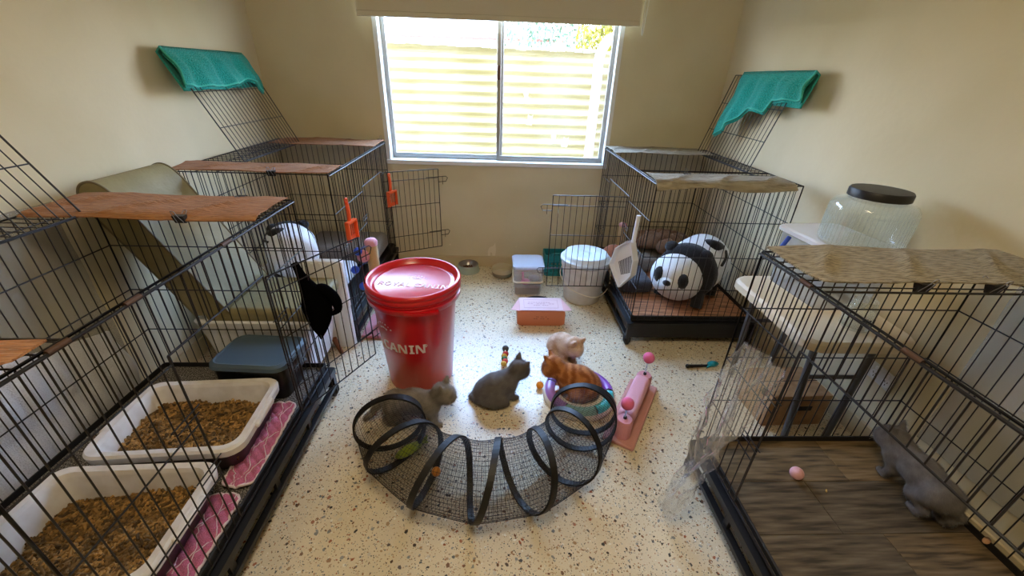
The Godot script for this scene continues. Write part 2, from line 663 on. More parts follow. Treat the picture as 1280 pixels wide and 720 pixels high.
func build_room() -> void:
	var zf := 1.25
	var hi := 2.42
	var mb := MB.new()
	mb.bx(-1.95, 1.95, -0.12, 0.0, WALL_BACK - 0.12, zf + 0.12)
	struct("floor", mb, M.floor)
	mb = MB.new()
	mb.bx(-1.95, 1.95, hi, hi + 0.12, WALL_BACK - 0.5, zf + 0.12)
	struct("ceiling", mb, M.ceiling)
	for s in [-1.0, 1.0]:
		mb = MB.new()
		var a := wall_x(s, WALL_BACK)
		var b := wall_x(s, zf)
		var o: float = s * 0.13
		var lo := -0.12
		var p := [Vector3(a, lo, WALL_BACK - 0.12), Vector3(b, lo, zf + 0.12), Vector3(b + o, lo, zf + 0.12), Vector3(a + o, lo, WALL_BACK - 0.12)]
		var up := Vector3(0, hi - lo, 0)
		mb.quad(p[0], p[1], p[1] + up, p[0] + up, Vector3(-s, 0, 0))
		mb.quad(p[3], p[2], p[2] + up, p[3] + up, Vector3(s, 0, 0))
		mb.quad(p[0], p[3], p[3] + up, p[0] + up, Vector3.FORWARD)
		mb.quad(p[1], p[2], p[2] + up, p[1] + up, Vector3.BACK)
		mb.quad(p[0], p[1], p[2], p[3], Vector3.DOWN)
		mb.quad(p[0] + up, p[1] + up, p[2] + up, p[3] + up, Vector3.UP)
		struct("wall_left" if s < 0 else "wall_right", mb, M.wall)
		# skirting along this wall
		mb = MB.new()
		var t: float = -s * 0.012
		for k in 1:
			var q := [Vector3(a, 0, WALL_BACK), Vector3(b, 0, zf), Vector3(b + t, 0, zf), Vector3(a + t, 0, WALL_BACK)]
			var u2 := Vector3(0, 0.085, 0)
			mb.quad(q[3], q[2], q[2] + u2, q[3] + u2, Vector3(-s, 0, 0))
			mb.quad(q[0] + u2, q[1] + u2, q[2] + u2, q[3] + u2, Vector3.UP)
		struct("baseboard_left" if s < 0 else "baseboard_right", mb, M.skirt)
	# back wall with the window opening
	mb = MB.new()
	var z0 := WALL_BACK - 0.12
	mb.bx(-1.8, -0.774, -0.12, hi, z0, WALL_BACK)
	mb.bx(0.782, 1.8, -0.12, hi, z0, WALL_BACK)
	mb.bx(-0.774, 0.782, -0.12, 0.785, z0, WALL_BACK)
	mb.bx(-0.774, 0.782, 1.95, hi, z0, WALL_BACK)
	var wb := struct("wall_back", mb, M.wall)
	mb = MB.new()
	mb.bx(-1.5, 1.49, 0.0, 0.075, WALL_BACK, WALL_BACK + 0.013)
	mb.bx(-1.5, 1.49, 0.075, 0.082, WALL_BACK, WALL_BACK + 0.008)
	struct("baseboard_back", mb, M.skirt)
	# where the paint came off above the skirting
	var chip := mat(Color8(236, 224, 198), 0.8)
	for q in [[-0.035, 0.085, 1.0], [-0.36, 0.17, 0.16], [0.155, 0.165, 0.1]]:
		mb = MB.new()
		var po := PackedVector2Array([Vector2(-0.03, 0), Vector2(-0.012, 0.004), Vector2(-0.012, 0.03), Vector2(0.0, 0.03), Vector2(0.006, 0.002), Vector2(0.026, 0.004), Vector2(0.034, 0.05), Vector2(0.03, 0.075), Vector2(0.027, 0.115), Vector2(0.016, 0.09), Vector2(-0.02, 0.07), Vector2(-0.032, 0.04)])
		var sc := PackedVector2Array()
		for w in po:
			sc.append(w * float(q[2]))
		mb.prism(sc, 0.0016, T(Vector3(q[0], q[1], WALL_BACK)))
		part("paint_chip", mb, chip, wb)
	# wall behind the camera, with a doorway to the bright hall
	mb = MB.new()
	mb.bx(-1.95, 1.95, -0.12, hi, zf, zf + 0.12)
	struct("wall_front", mb, M.wall)
	# ceiling lamp: a square opal fitting behind the camera
	var lamp := thing("ceiling_lamp", "square opal ceiling lamp with white rim above the room", "lamp", Vector3(0.0, hi, -0.35))
	mb = MB.new()
	mb.rbox(T(Vector3(0, -0.03, 0)), Vector3(0.62, 0.06, 0.62), 0.012)
	part("lamp_rim", mb, M.white_plastic, lamp)
	mb = MB.new()
	mb.rbox(T(Vector3(0, -0.066, 0)), Vector3(0.56, 0.012, 0.56), 0.005)
	var em := mat(Color8(255, 250, 236), 0.5)
	em.emission_enabled = true
	em.emission = Color(1.0, 0.93, 0.8)
	em.emission_energy_multiplier = 1.5
	part("lamp_diffuser", mb, em, lamp)
	var al := AreaLight3D.new()
	al.name = "ceiling_lamp_glow"
	al.area_size = Vector2(0.56, 0.56)
	al.light_color = Color(1.0, 0.91, 0.75)
	al.light_energy = 1.6
	al.shadow_enabled = true
	al.transform = Transform3D(Basis(Vector3.RIGHT, -PI / 2), Vector3(0.0, hi - 0.085, -0.35))
	add_child(al)

func build_window() -> void:
	var w := Node3D.new()
	w.name = "window_1"
	w.set_meta("kind", "structure")
	w.set_meta("label", "white framed sliding window with grey aluminium sashes")
	add_child(w)
	var z := WALL_BACK
	var x0 := -0.774
	var x1 := 0.782
	var y0 := 0.785
	var y1 := 1.95
	# painted reveal
	var mb := MB.new()
	mb.bx(x0, x0 + 0.028, y0, y1, z - 0.12, z + 0.006)
	mb.bx(x1 - 0.028, x1, y0, y1, z - 0.12, z + 0.006)
	mb.bx(x0, x1, y1 - 0.02, y1, z - 0.12, z + 0.006)
	part("window_frame", mb, M.white_frame, w)
	mb = MB.new()
	mb.rbox(T(Vector3((x0 + x1) / 2, y0 + 0.012, z - 0.05)), Vector3(x1 - x0, 0.03, 0.14), 0.006)
	part("window_sill", mb, M.white_frame, w)
	# sashes
	var mid := 0.012
	for s in 2:
		var a := x0 + 0.028 if s == 0 else mid - 0.022
		var b := mid + 0.022 if s == 0 else x1 - 0.028
		var zz := z - 0.085 if s == 0 else z - 0.058
		mb = MB.new()
		var bot := y0 + 0.027
		for r in [[a, a + 0.026, bot, y1 - 0.02], [b - 0.026, b, bot, y1 - 0.02], [a, b, bot, bot + 0.034], [a, b, y1 - 0.05, y1 - 0.02]]:
			mb.rbox(T(Vector3((r[0] + r[1]) / 2, (r[2] + r[3]) / 2, zz)), Vector3(r[1] - r[0], r[3] - r[2], 0.022), 0.003, 1)
		var sash := part("window_sash", mb, M.alu, w)
		mb = MB.new()
		mb.quad(Vector3(a + 0.02, bot + 0.03, zz), Vector3(b - 0.02, bot + 0.03, zz), Vector3(b - 0.02, y1 - 0.04, zz), Vector3(a + 0.02, y1 - 0.04, zz), Vector3.BACK)
		part("window_pane", mb, M.pane, sash)
		if s == 1:
			mb = MB.new()
			mb.rbox(T(Vector3(a + 0.012, 1.37, zz + 0.018)), Vector3(0.022, 0.085, 0.02), 0.006)
			part("window_catch", mb, M.brown_catch, sash)
	# cat-shaped stickers on the right pane
	var st := mat(Color8(246, 244, 236), 0.7)
	st.backlight_enabled = true
	st.backlight = Color(0.9, 0.88, 0.8)
	var cat := PackedVector2Array([Vector2(-0.02, 0), Vector2(0.02, 0), Vector2(0.022, 0.02), Vector2(0.014, 0.036), Vector2(0.02, 0.048), Vector2(0.02, 0.07), Vector2(0.012, 0.06), Vector2(-0.006, 0.06), Vector2(-0.014, 0.07), Vector2(-0.015, 0.048), Vector2(-0.012, 0.036), Vector2(-0.022, 0.018)])
	for q in [[0.155, 1.50, 0.0, "white cat-shaped window sticker in front of the fence top, beside the middle sash"], [0.385, 1.512, 0.0, "white cat-shaped window sticker in front of the grey-green tree"], [0.195, 1.20, 0.2, "tilted white cat-shaped window sticker halfway down the pane"], [0.215, 1.055, -0.1, "white cat-shaped window sticker below the tilted halfway one"], [0.40, 0.935, 0.15, "low white cat-shaped window sticker leaning away from the downpipe, one of a pair"], [0.475, 0.915, -0.1, "low white cat-shaped window sticker leaning towards the downpipe, one of a pair"], [0.66, 0.985, 0.05, "white cat-shaped window sticker close to the white downpipe"]]:
		mb = MB.new()
		mb.prism(cat, 0.0012, T(Vector3.ZERO))
		var o := solo("window_sticker", mb, st, q[3], "sticker", Vector3(q[0], q[1], z - 0.056), 0.0, "cat stickers on the window")
		o.rotation.z = q[2]
	# roller blind
	var bl := thing("roller_blind", "cream roller blind pulled partway down over the window", "blind", Vector3(0.004, 1.65, -2.885))
	mb = MB.new()
	mb.bx(-0.845, 0.845, 0.0, 0.56, -0.0008, 0.0008)
	part("blind_cloth", mb, M.blind, bl)
	mb = MB.new()
	mb.rbox(T(Vector3(0, 0.006, 0)), Vector3(1.692, 0.03, 0.009), 0.004)
	part("bottom_bar", mb, M.blind, bl)
	mb = MB.new()
	mb.tube([Vector3(-0.86, 0.575, -0.02), Vector3(0.86, 0.575, -0.02)], [0.022], 16)
	part("roller", mb, M.blind, bl)
	mb = MB.new()
	var cord := []
	for i in 25:
		var t := float(i) / 24
		var yy := 0.575 - 0.63 * sin(PI * t)
		cord.append(Vector3(0.868 + 0.022 * (1 - 2 * t) * (1.0 if true else 0.0) * minf(1.0, 1.4 * sin(PI * t) + 0.25), yy, 0.012 + 0.01 * (t - 0.5)))
	mb.tube(cord, [0.003], 6)
	part("cord_loop", mb, M.cord, bl)

func build_outside() -> void:
	var mb := MB.new()
	mb.bx(-9, 9, -0.3, -0.12, -16, WALL_BACK - 0.12)
	struct("ground_outside", mb, mat(Color8(150, 140, 116), 0.95))
	# corrugated fence: sheets with horizontal ribs, a rolled cap with a wavy edge
	var fz := -4.9
	var fence := thing("corrugated_fence", "cream corrugated iron fence with horizontal ribs outside the window", "fence", Vector3(0, -0.08, fz))
	var fm := tri_mat(noise_tex(0.01, [[0.2, Color8(150, 138, 98)], [0.55, Color8(162, 151, 118)], [0.85, Color8(170, 161, 134)]], 256), Vector3(0.5, 2.0, 0.5), 0.55)
	var pitch := 0.104
	var amp := 0.024
	for k in 3:
		var xa: float = [-2.6, 0.02, 1.02][k]
		var xb: float = [0.03, 1.03, 2.6][k]
		var off: float = [0.0, 0.004, -0.25][k]
		mb = MB.new()
		var pp := []
		var nn := []
		for i in 145:
			var y := 1.70 * i / 144.0
			var ph := TAU * y / pitch
			var p := PackedVector3Array()
			var q := PackedVector3Array()
			for x in [xa, xb]:
				p.append(Vector3(x, y, off + amp * sin(ph)))
				q.append(Vector3(0, -amp * cos(ph) * TAU / pitch, 1.0).normalized())
			pp.append(p)
			nn.append(q)
		mb.grid(pp, nn)
		part("corrugated_sheet", mb, fm, fence)
	mb = MB.new()
	for i in 60:
		var x := -2.6 + i * 0.088
		mb.lathe([Vector2(0.0, 0.0), Vector2(0.046, 0.0), Vector2(0.044, 0.012), Vector2(0.03, 0.022), Vector2(0.0, 0.026)], 10, Transform3D(Basis(Vector3.RIGHT, 0.0).scaled(Vector3(1, 1, 1.6)), Vector3(x, 1.69 + 0.004 * sin(i * 1.7) - 0.012 * (x + 1.0), 0.0)))
	part("wavy_cap", mb, fm, fence)
	# downpipe and post
	mb = MB.new()
	mb.tube(smooth_path([Vector3(0, 0.0, 0), Vector3(0, 1.4, 0), Vector3(0.0, 1.66, 0), Vector3(0.07, 1.80, 0), Vector3(0.2, 1.84, 0)], 6), [0.045], 14)
	solo("downpipe", mb, M.white_plastic, "white plastic downpipe bent at the top outside the window", "pipe", Vector3(0.98, -0.12, -4.5))
	mb = MB.new()
	mb.bx(-0.16, 0.16, 0, 1.55, -0.1, 0.1)
	var gp := thing("gate_pier", "tan rendered pier with grey cap beside the downpipe outside", "pier", Vector3(1.36, -0.12, -4.72))
	part("shaft", mb, mat(Color8(206, 178, 132), 0.85), gp)
	mb = MB.new()
	mb.rbox(T(Vector3(0, 1.58, 0)), Vector3(0.38, 0.06, 0.26), 0.01)
	part("cap", mb, mat(Color8(150, 152, 150), 0.8), gp)
	# neighbour's roof
	var ho := thing("neighbour_house", "pale neighbouring house with red gutter line beyond the fence", "house", Vector3(-2.2, -0.32, -11.0))
	mb = MB.new()
	mb.bx(-3.2, 3.2, 0, 2.3, -1.5, 1.5)
	part("wall", mb, mat(Color8(232, 228, 220), 0.8), ho)
	mb = MB.new()
	mb.quad(Vector3(-3.5, 2.3, 1.8), Vector3(3.5, 2.3, 1.8), Vector3(3.2, 3.4, 0), Vector3(-3.2, 3.4, 0), Vector3(0, 1, 1))
	mb.quad(Vector3(-3.5, 2.3, -1.8), Vector3(3.5, 2.3, -1.8), Vector3(3.2, 3.4, 0), Vector3(-3.2, 3.4, 0), Vector3(0, 1, -1))
	part("roof", mb, mat(Color8(226, 222, 214), 0.7), ho)
	mb = MB.new()
	mb.bx(-3.5, 3.5, 2.27, 2.31, 1.74, 1.86)
	part("gutter", mb, mat(Color8(176, 70, 56), 0.6), ho)
	# trees over the fence
	var k2 := 0
	for q in [[-2.3, -6.6, 1.55, 0.42, "young yellow-green tree beyond the fence, beside the pale roof", Color(0.30, 0.34, 0.03)], [0.95, -8.2, 1.9, 0.85, "grey-green broadleaf tree beyond the fence, behind the window stickers", Color(0.13, 0.2, 0.12)], [1.75, -7.0, 1.85, 0.5, "bright yellow-leaved tree beyond the fence, behind the downpipe", Color(0.30, 0.25, 0.015)], [2.05, -3.75, 3.0, 0.62, "shade tree standing beside the house wall, out of the window's view", Color(0.13, 0.2, 0.08)]]:
		var tr := thing("tree", q[4], "tree", Vector3(q[0], -0.12, q[1]))
		mb = MB.new()
		mb.tube(smooth_path([Vector3.ZERO, Vector3(0.04, q[2] * 0.5, 0), Vector3(0, q[2], 0.03)], 4), [0.07, 0.06, 0.05, 0.04, 0.03], 8)
		part("trunk", mb, mat(Color8(96, 80, 62), 0.9), tr)
		mb = MB.new()
		mb.prism(PackedVector2Array([Vector2(0, -0.04), Vector2(0.018, 0), Vector2(0.012, 0.03), Vector2(0, 0.05), Vector2(-0.012, 0.03), Vector2(-0.018, 0)]), 0.001)
		var mm := MultiMesh.new()
		mm.transform_format = MultiMesh.TRANSFORM_3D
		mm.use_colors = true
		mm.mesh = mb.mesh()
		mm.instance_count = 2600
		for i in 2600:
			var dd := Vector3(rng.randfn(), rng.randfn(), rng.randfn()).normalized() * pow(rng.randf(), 0.4)
			var pos := Vector3(dd.x * q[3] * 1.25, q[2] + 0.25 * q[3] + dd.y * q[3], dd.z * q[3])
			mm.set_instance_transform(i, Transform3D(Basis.from_euler(Vector3(rng.randf() * TAU, rng.randf() * TAU, 0)), pos))
			mm.set_instance_color(i, (q[5] as Color) * (0.7 + 0.6 * rng.randf()))
		var mi := MultiMeshInstance3D.new()
		mi.name = "foliage"
		mi.multimesh = mm
		var lm := mat(Color.WHITE, 0.7)
		lm.vertex_color_use_as_albedo = true
		lm.backlight_enabled = true
		lm.backlight = Color(0.3, 0.3, 0.05)
		mi.material_override = lm
		mi.set_meta("kind", "stuff")
		tr.add_child(mi, true)
		k2 += 1

# ---------------------------------------------------------------- wire crates
const Y0 := 0.168
const Y1 := 0.93
const WR := 0.0019   # thin wire
const FR := 0.0030   # frame wire

# wires of one upright panel between two floor points; holes is [t0, t1, y0, y1] along a..b, or empty
func wire_panel(mb: MB, a: Vector3, b: Vector3, levels: Array, step: float, hole: Array) -> void:
	var d := b - a
	var ln := d.length()
	var k := int(round(ln / step))
	for i in k + 1:
		var t := float(i) / k
		var p := a + d * t
		if hole and t * ln > hole[0] + 0.004 and t * ln < hole[1] - 0.004:
			mb.wire(p + Vector3(0, Y0, 0), p + Vector3(0, hole[2], 0), WR)
			mb.wire(p + Vector3(0, hole[3], 0), p + Vector3(0, Y1, 0), WR)
		else:
			mb.wire(p + Vector3(0, Y0, 0), p + Vector3(0, Y1, 0), FR if i == 0 or i == k else WR)
	for y in levels:
		var r: float = FR if y == levels[0] or y == levels[-1] else WR * 1.25
		if hole and y > hole[2] and y < hole[3]:
			mb.wire(a + Vector3(0, y, 0), a + d * (hole[0] / ln) + Vector3(0, y, 0), r)
			mb.wire(a + d * (hole[1] / ln) + Vector3(0, y, 0), b + Vector3(0, y, 0), r)
		else:
			mb.wire(a + Vector3(0, y, 0), b + Vector3(0, y, 0), r)
	if hole:
		var p0: Vector3 = a + d * (hole[0] / ln)
		var p1: Vector3 = a + d * (hole[1] / ln)
		for y in [hole[2], hole[3]]:
			mb.wire(p0 + Vector3(0, y, 0), p1 + Vector3(0, y, 0), FR)
		for p in [p0, p1]:
			mb.wire(p + Vector3(0, hole[2], 0), p + Vector3(0, hole[3], 0), FR)

# o: W, L half sizes; fs front side; hole z0,z1 (local); hinge z, door swing; lid z0,z1, hinge x, top x,y
func make_cage(label: String, at: Vector3, o: Dictionary) -> Node3D:
	var t := thing("wire_crate", label, "crate", at)
	var W: float = o.W
	var L: float = o.L
	var fs: float = o.fs
	var lv := [Y0, 0.36, 0.55, 0.74, Y1]
	# trolley
	var mb := MB.new()
	var ins := 0.012
	for sx in [-1.0, 1.0]:
		mb.bx(sx * (W + 0.004) - 0.014, sx * (W + 0.004) + 0.014, 0.122, 0.15, -L - 0.01, L + 0.01)
		mb.bx(sx * (W + 0.004) - 0.011, sx * (W + 0.004) + 0.011, 0.048, 0.066, -L, L)
		for sz in [-1.0, 1.0]:
			mb.bx(sx * W - 0.012, sx * W + 0.012, 0.045, 0.15, sz * L - 0.012, sz * L + 0.012)
		for kz in 3:
			var zz := -L * 0.5 + kz * L * 0.5
			mb.bx(sx * W - 0.006, sx * W + 0.006, 0.06, 0.125, zz - 0.012, zz + 0.012)
	for sz in [-1.0, 1.0]:
		mb.bx(-W, W, 0.122, 0.15, sz * L - 0.012, sz * L + 0.012)
		mb.bx(-W, W, 0.048, 0.125, sz * (L - 0.006) - 0.003, sz * (L - 0.006) + 0.003)
	var fr := part("trolley_frame", mb, M.steel_frame, t)
	for sx in [-1.0, 1.0]:
		for sz in [-1.0, 1.0]:
			mb = MB.new()
			var p := Vector3(sx * W, 0.026, sz * (L - 0.005))
			mb.lathe([Vector2(0.0, -0.011), Vector2(0.019, -0.011), Vector2(0.0255, -0.007), Vector2(0.0255, 0.007), Vector2(0.019, 0.011), Vector2(0.0, 0.011)], 18, Transform3D(Basis(Vector3.BACK, PI / 2) * Basis(), p))
			mb.bx(p.x - 0.018, p.x - 0.014, 0.02, 0.05, p.z - 0.014, p.z + 0.014)
			mb.bx(p.x + 0.014, p.x + 0.018, 0.02, 0.05, p.z - 0.014, p.z + 0.014)
			part("caster", mb, M.rubber, fr)
	# pan
	mb = MB.new()
	mb.loft([[W - 0.008, L - 0.008, 0.012, 0.150], [W - 0.006, L - 0.006, 0.014, 0.188], [W - 0.012, L - 0.012, 0.012, 0.190], [W - 0.014, L - 0.014, 0.012, 0.164]], T(Vector3.ZERO), true, true)
	part("pan", mb, M.tray, t)
	# panels
	var step: float = o.get("step", 0.0365)
	for sz in [-1.0, 1.0]:
		mb = MB.new()
		wire_panel(mb, Vector3(-W, 0, sz * L), Vector3(W, 0, sz * L), lv, step, [])
		part("end_panel", mb, M.wire, t)
	mb = MB.new()
	wire_panel(mb, Vector3(-fs * W, 0, -L), Vector3(-fs * W, 0, L), lv, step, [])
	part("rear_panel", mb, M.wire, t)
	mb = MB.new()
	wire_panel(mb, Vector3(fs * W, 0, -L), Vector3(fs * W, 0, L), lv, step, [o.hole[0] + L, o.hole[1] + L, Y0 + 0.004, 0.765])
	# thick folding rod along the top edge
	mb.wire(Vector3(fs * (W + 0.006), Y1 - 0.006, -L), Vector3(fs * (W + 0.006), Y1 - 0.006, L), FR * 1.2, 6)
	# lock tongues beside the opening
	for y in [0.60, 0.42]:
		for s in [0, 1]:
			var zc: float = o.hole[s] + (-0.03 if s == 0 else 0.03)
			mb.wire(Vector3(fs * (W + 0.004), y, zc - 0.05), Vector3(fs * (W + 0.004), y, zc + 0.05), WR)
			mb.wire(Vector3(fs * (W + 0.004), y - 0.018, zc - 0.04), Vector3(fs * (W + 0.004), y - 0.018, zc + 0.04), WR)
	var fp := part("front_panel", mb, M.wire, t)
	for z in o.get("bands", []):
		mb = MB.new()
		mb.tube([Vector3(fs * (W + 0.004), Y1 - 0.004, z - 0.02), Vector3(fs * (W + 0.004), Y1 - 0.004, z + 0.02)], [0.0062], 8)
		part("rod_sleeve", mb, M.wire_band, fp)
	# top: wires run across x except over the lid opening
	mb = MB.new()
	var lz0: float = o.lid[0]
	var lz1: float = o.lid[1]
	var hx: float = o.lid[2]
	var k := int(round(2 * L / step))
	for i in k + 1:
		var z := -L + 2 * L * i / k
		var r: float = FR if i == 0 or i == k else WR
		if z > lz0 and z < lz1:
			mb.wire(Vector3(-fs * W, Y1, z), Vector3(hx, Y1, z), r)
		else:
			mb.wire(Vector3(-fs * W, Y1, z), Vector3(fs * W, Y1, z), r)
	for x in [-W, W]:
		mb.wire(Vector3(x, Y1, -L), Vector3(x, Y1, L), FR)
	for x in [-fs * W * 0.66, hx]:
		mb.wire(Vector3(x, Y1, -L), Vector3(x, Y1, L), WR * 1.2)
	for z in [lz0, lz1]:
		mb.wire(Vector3(-fs * W, Y1, z), Vector3(fs * W, Y1, z), FR)
	part("top_panel", mb, M.wire, t)
	# lid, thrown open against the wall
	mb = MB.new()
	var la := Vector3(hx, Y1 + 0.004, 0)
	var lb := Vector3(o.lid[3], o.lid[4], 0)
	var dz := lz1 - lz0 - 0.012
	var kk := int(round(dz / 0.034))
	for i in kk + 1:
		var off := Vector3(0, 0, lz0 + 0.006 + dz * i / kk)
		mb.wire(la + off, lb + off, FR if i == 0 or i == kk else WR)
	for f in [0.0, 0.33, 0.66, 1.0]:
		var q := la.lerp(lb, f)
		mb.wire(q + Vector3(0, 0, lz0 + 0.006), q + Vector3(0, 0, lz1 - 0.006), FR if f == 0.0 or f == 1.0 else WR * 1.2)
	part("lid", mb, M.wire, t)
	# door, swung out
	if o.has("door"):
		var dr := Node3D.new()
		dr.name = "door"
		t.add_child(dr, true)
		var h: float = o.door[0]
		var dir: Vector3 = o.door[1]
		dir = dir.normalized()
		var wd: float = o.hole[1] - o.hole[0] - 0.012
		dr.position = Vector3(fs * (W + 0.008), 0, h)
		mb = MB.new()
		var dy0 := Y0 + 0.012
		var dy1 := 0.76
		var dk := int(round(wd / 0.036))
		for i in dk + 1:
			var p := dir * (wd * i / dk)
			mb.wire(p + Vector3(0, dy0, 0), p + Vector3(0, dy1, 0), FR if i == 0 or i == dk else WR)
		for y in [dy0, 0.30, 0.52, 0.70, dy1]:
			mb.wire(Vector3(0, y, 0), dir * wd + Vector3(0, y, 0), FR if y == dy0 or y == dy1 else WR * 1.2)
		part("door_panel", mb, M.wire, dr)
		for y in [0.30, 0.70]:
			mb = MB.new()
			var e := dir * (wd + 0.055)
			mb.tube([dir * (wd - 0.09) + Vector3(0, y + 0.006, 0), e + Vector3(0, y + 0.006, 0), e + dir * 0.012 + Vector3(0, y - 0.006, 0), e + Vector3(0, y - 0.03, 0), dir * wd + Vector3(0, y - 0.03, 0)], [WR * 1.3], 5)
			mb.wire(dir * (wd + 0.03) + Vector3(0, y - 0.05, 0), dir * (wd + 0.03) + Vector3(0, y + 0.006, 0), WR)
			part("latch", mb, M.wire, dr)
	return t

func planks(parent: Node, x0: float, x1: float, z0: float, z1: float, y: float, wid: float, mats: Array, sd: int) -> void:
	var r := RandomNumberGenerator.new()
	r.seed = sd
	var z := z0
	while z < z1 - 0.01:
		var zb := minf(z + wid, z1)
		var x := x0 - r.randf() * 0.5
		while x < x1 - 0.005:
			var xb := x + 0.62 + 0.12 * r.randf()
			var a := maxf(x, x0)
			var b := minf(xb, x1)
			if b - a > 0.01:
				var mb := MB.new()
				mb.rbox(T(Vector3((a + b) / 2, y, (z + zb) / 2)), Vector3(b - a - 0.0012, 0.004, zb - z - 0.0012), 0.0008, 1)
				part("plank", mb, mats[r.randi() % mats.size()], parent)
			x = xb
		z = zb

# a cloth laid over one end of a crate's top, its edge hanging a little
func cover(label: String, m: Material, x0: float, x1: float, z0: float, z1: float, y: float, hang: float, sd: float, side := 0.0) -> void:
	var mb := MB.new()
	var rows := []
	var nz := 14
	for i in nz + 1:
		var row := PackedVector3Array()
		for j in 49:
			var u := float(j) / 48
			var w := float(i) / nz
			var x := lerpf(x0, x1, u)
			var z := lerpf(z0, z1, w)
			var yy := y + 0.011 * pow(0.5 + 0.5 * sin(u * 19.0 + sd + w * 5.0), 14.0) * sin(PI * clampf(w, 0.08, 0.92)) + 0.0022 * sin(u * 9.0 + sd * 2.0 - w * 3.0) + 0.0015 * sin(w * 6.0 + u * 6.0)
			if hang > 0.0 and w > 0.8:
				var q := (w - 0.8) / 0.2
				yy -= hang * q * (1.0 + 0.25 * sin(u * 9.0 + sd))
				z = lerpf(lerpf(z0, z1, 0.8), z1, 0.35 + 0.65 * q) if q > 0 else z
			if absf(side) > 0.0 and ((side > 0 and u > 0.95) or (side < 0 and u < 0.05)):
				yy -= 0.012
			row.append(Vector3(x + 0.002 * sin(w * 4.0 + sd), yy, z + 0.0025 * sin(u * 6.0 + sd)))
		rows.append(row)
	mb.sheet(rows, 0.004)
	# lift above the wires
	solo("cage_cover", mb, m, label, "cloth cover")

# towel over the top edge of a lid
func towel(label: String, edge0: Vector3, edge1: Vector3, down: Vector3, outw: Vector3, front: Array, back: float, sd: float) -> void:
	var t := thing("towel", label, "towel", edge0)
	var d := edge1 - edge0
	var rows := []
	var n := 40
	for i in 33:
		var w := float(i) / 32
		var row := PackedVector3Array()
		for j in n + 1:
			var u := float(j) / n
			var fl := 0.0
			for k in front.size() - 1:
				var a: Vector2 = front[k]
				var b: Vector2 = front[k + 1]
				if u >= a.x and u <= b.x + 1e-6:
					fl = lerpf(a.y, b.y, (u - a.x) / (b.x - a.x))
			# w: 0 back hem, 0.3 the fold, 1 front hem
			var p := d * u
			var fold := 0.011 * sin(u * 21.0 + sd + 1.5 * w) + 0.006 * sin(u * 39.0 + sd * 1.7 - 2.0 * w) + 0.005 * sin(w * 11.0 + u * 5.0)
			if w < 0.3:
				var q := (0.3 - w) / 0.3
				p += down * (back * q) - outw * (0.012 + 0.004 * sin(u * 19.0))
			else:
				var q := (w - 0.3) / 0.7
				p += down * (fl * q) + outw * (0.014 + fold * minf(1.0, q * 3.0) + 0.01 * sin(q * PI))
			var near := 1.0 - clampf(absf(w - 0.3) / 0.06, 0.0, 1.0)
			p += -down.normalized() * 0.016 * near * near
			row.append(p)
		rows.append(row)
	var mb := MB.new()
	mb.sheet(rows, 0.009)
	part("towel_cloth", mb, M.teal, t)
	# second fold inside, showing its hem
	mb = MB.new()
	var inner := []
	for i in 9:
		var q := 0.1 + 0.9 * i / 8.0
		var row := PackedVector3Array()
		for j in n + 1:
			row.append(rows[10 + int(q * 22)][j] - outw * 0.012 + down.normalized() * 0.014 * q)
		inner.append(row)
	mb.sheet(inner, 0.006)
	part("towel_fold", mb, M.teal, t)
	mb = MB.new()
	var hem := []
	for j in n + 1:
		hem.append(rows[32][j])
	mb.tube(hem, [0.0055], 6)
	var hem2 := []
	for i in range(10, 33):
		hem2.append(rows[i][0])
	mb.tube(hem2, [0.005], 6)
	part("hem", mb, M.teal_edge, t)

func binder_clip(label: String, at: Vector3, turn: float) -> void:
	var t := thing("binder_clip", label, "clip", at, turn)
	var mb := MB.new()
	mb.prism(PackedVector2Array([Vector2(-0.011, 0.008), Vector2(0.011, 0.008), Vector2(0.003, -0.016), Vector2(-0.003, -0.016)]), 0.034, T(Vector3.ZERO))
	part("clip_body", mb, M.black, t)
	mb = MB.new()
	mb.tube(smooth_path([Vector3(0.003, -0.014, -0.010), Vector3(0.018, 0.004, -0.006), Vector3(0.03, 0.014, -0.005), Vector3(0.03, 0.014, 0.005), Vector3(0.018, 0.004, 0.006), Vector3(0.003, -0.014, 0.010)], 3), [0.0011], 5)
	mb.tube(smooth_path([Vector3(-0.003, -0.014, -0.010), Vector3(-0.016, 0.01, -0.006), Vector3(-0.022, 0.026, -0.005), Vector3(-0.022, 0.026, 0.005), Vector3(-0.016, 0.01, 0.006), Vector3(-0.003, -0.014, 0.010)], 3), [0.0011], 5)
	part("wire_handles", mb, M.spring, t)

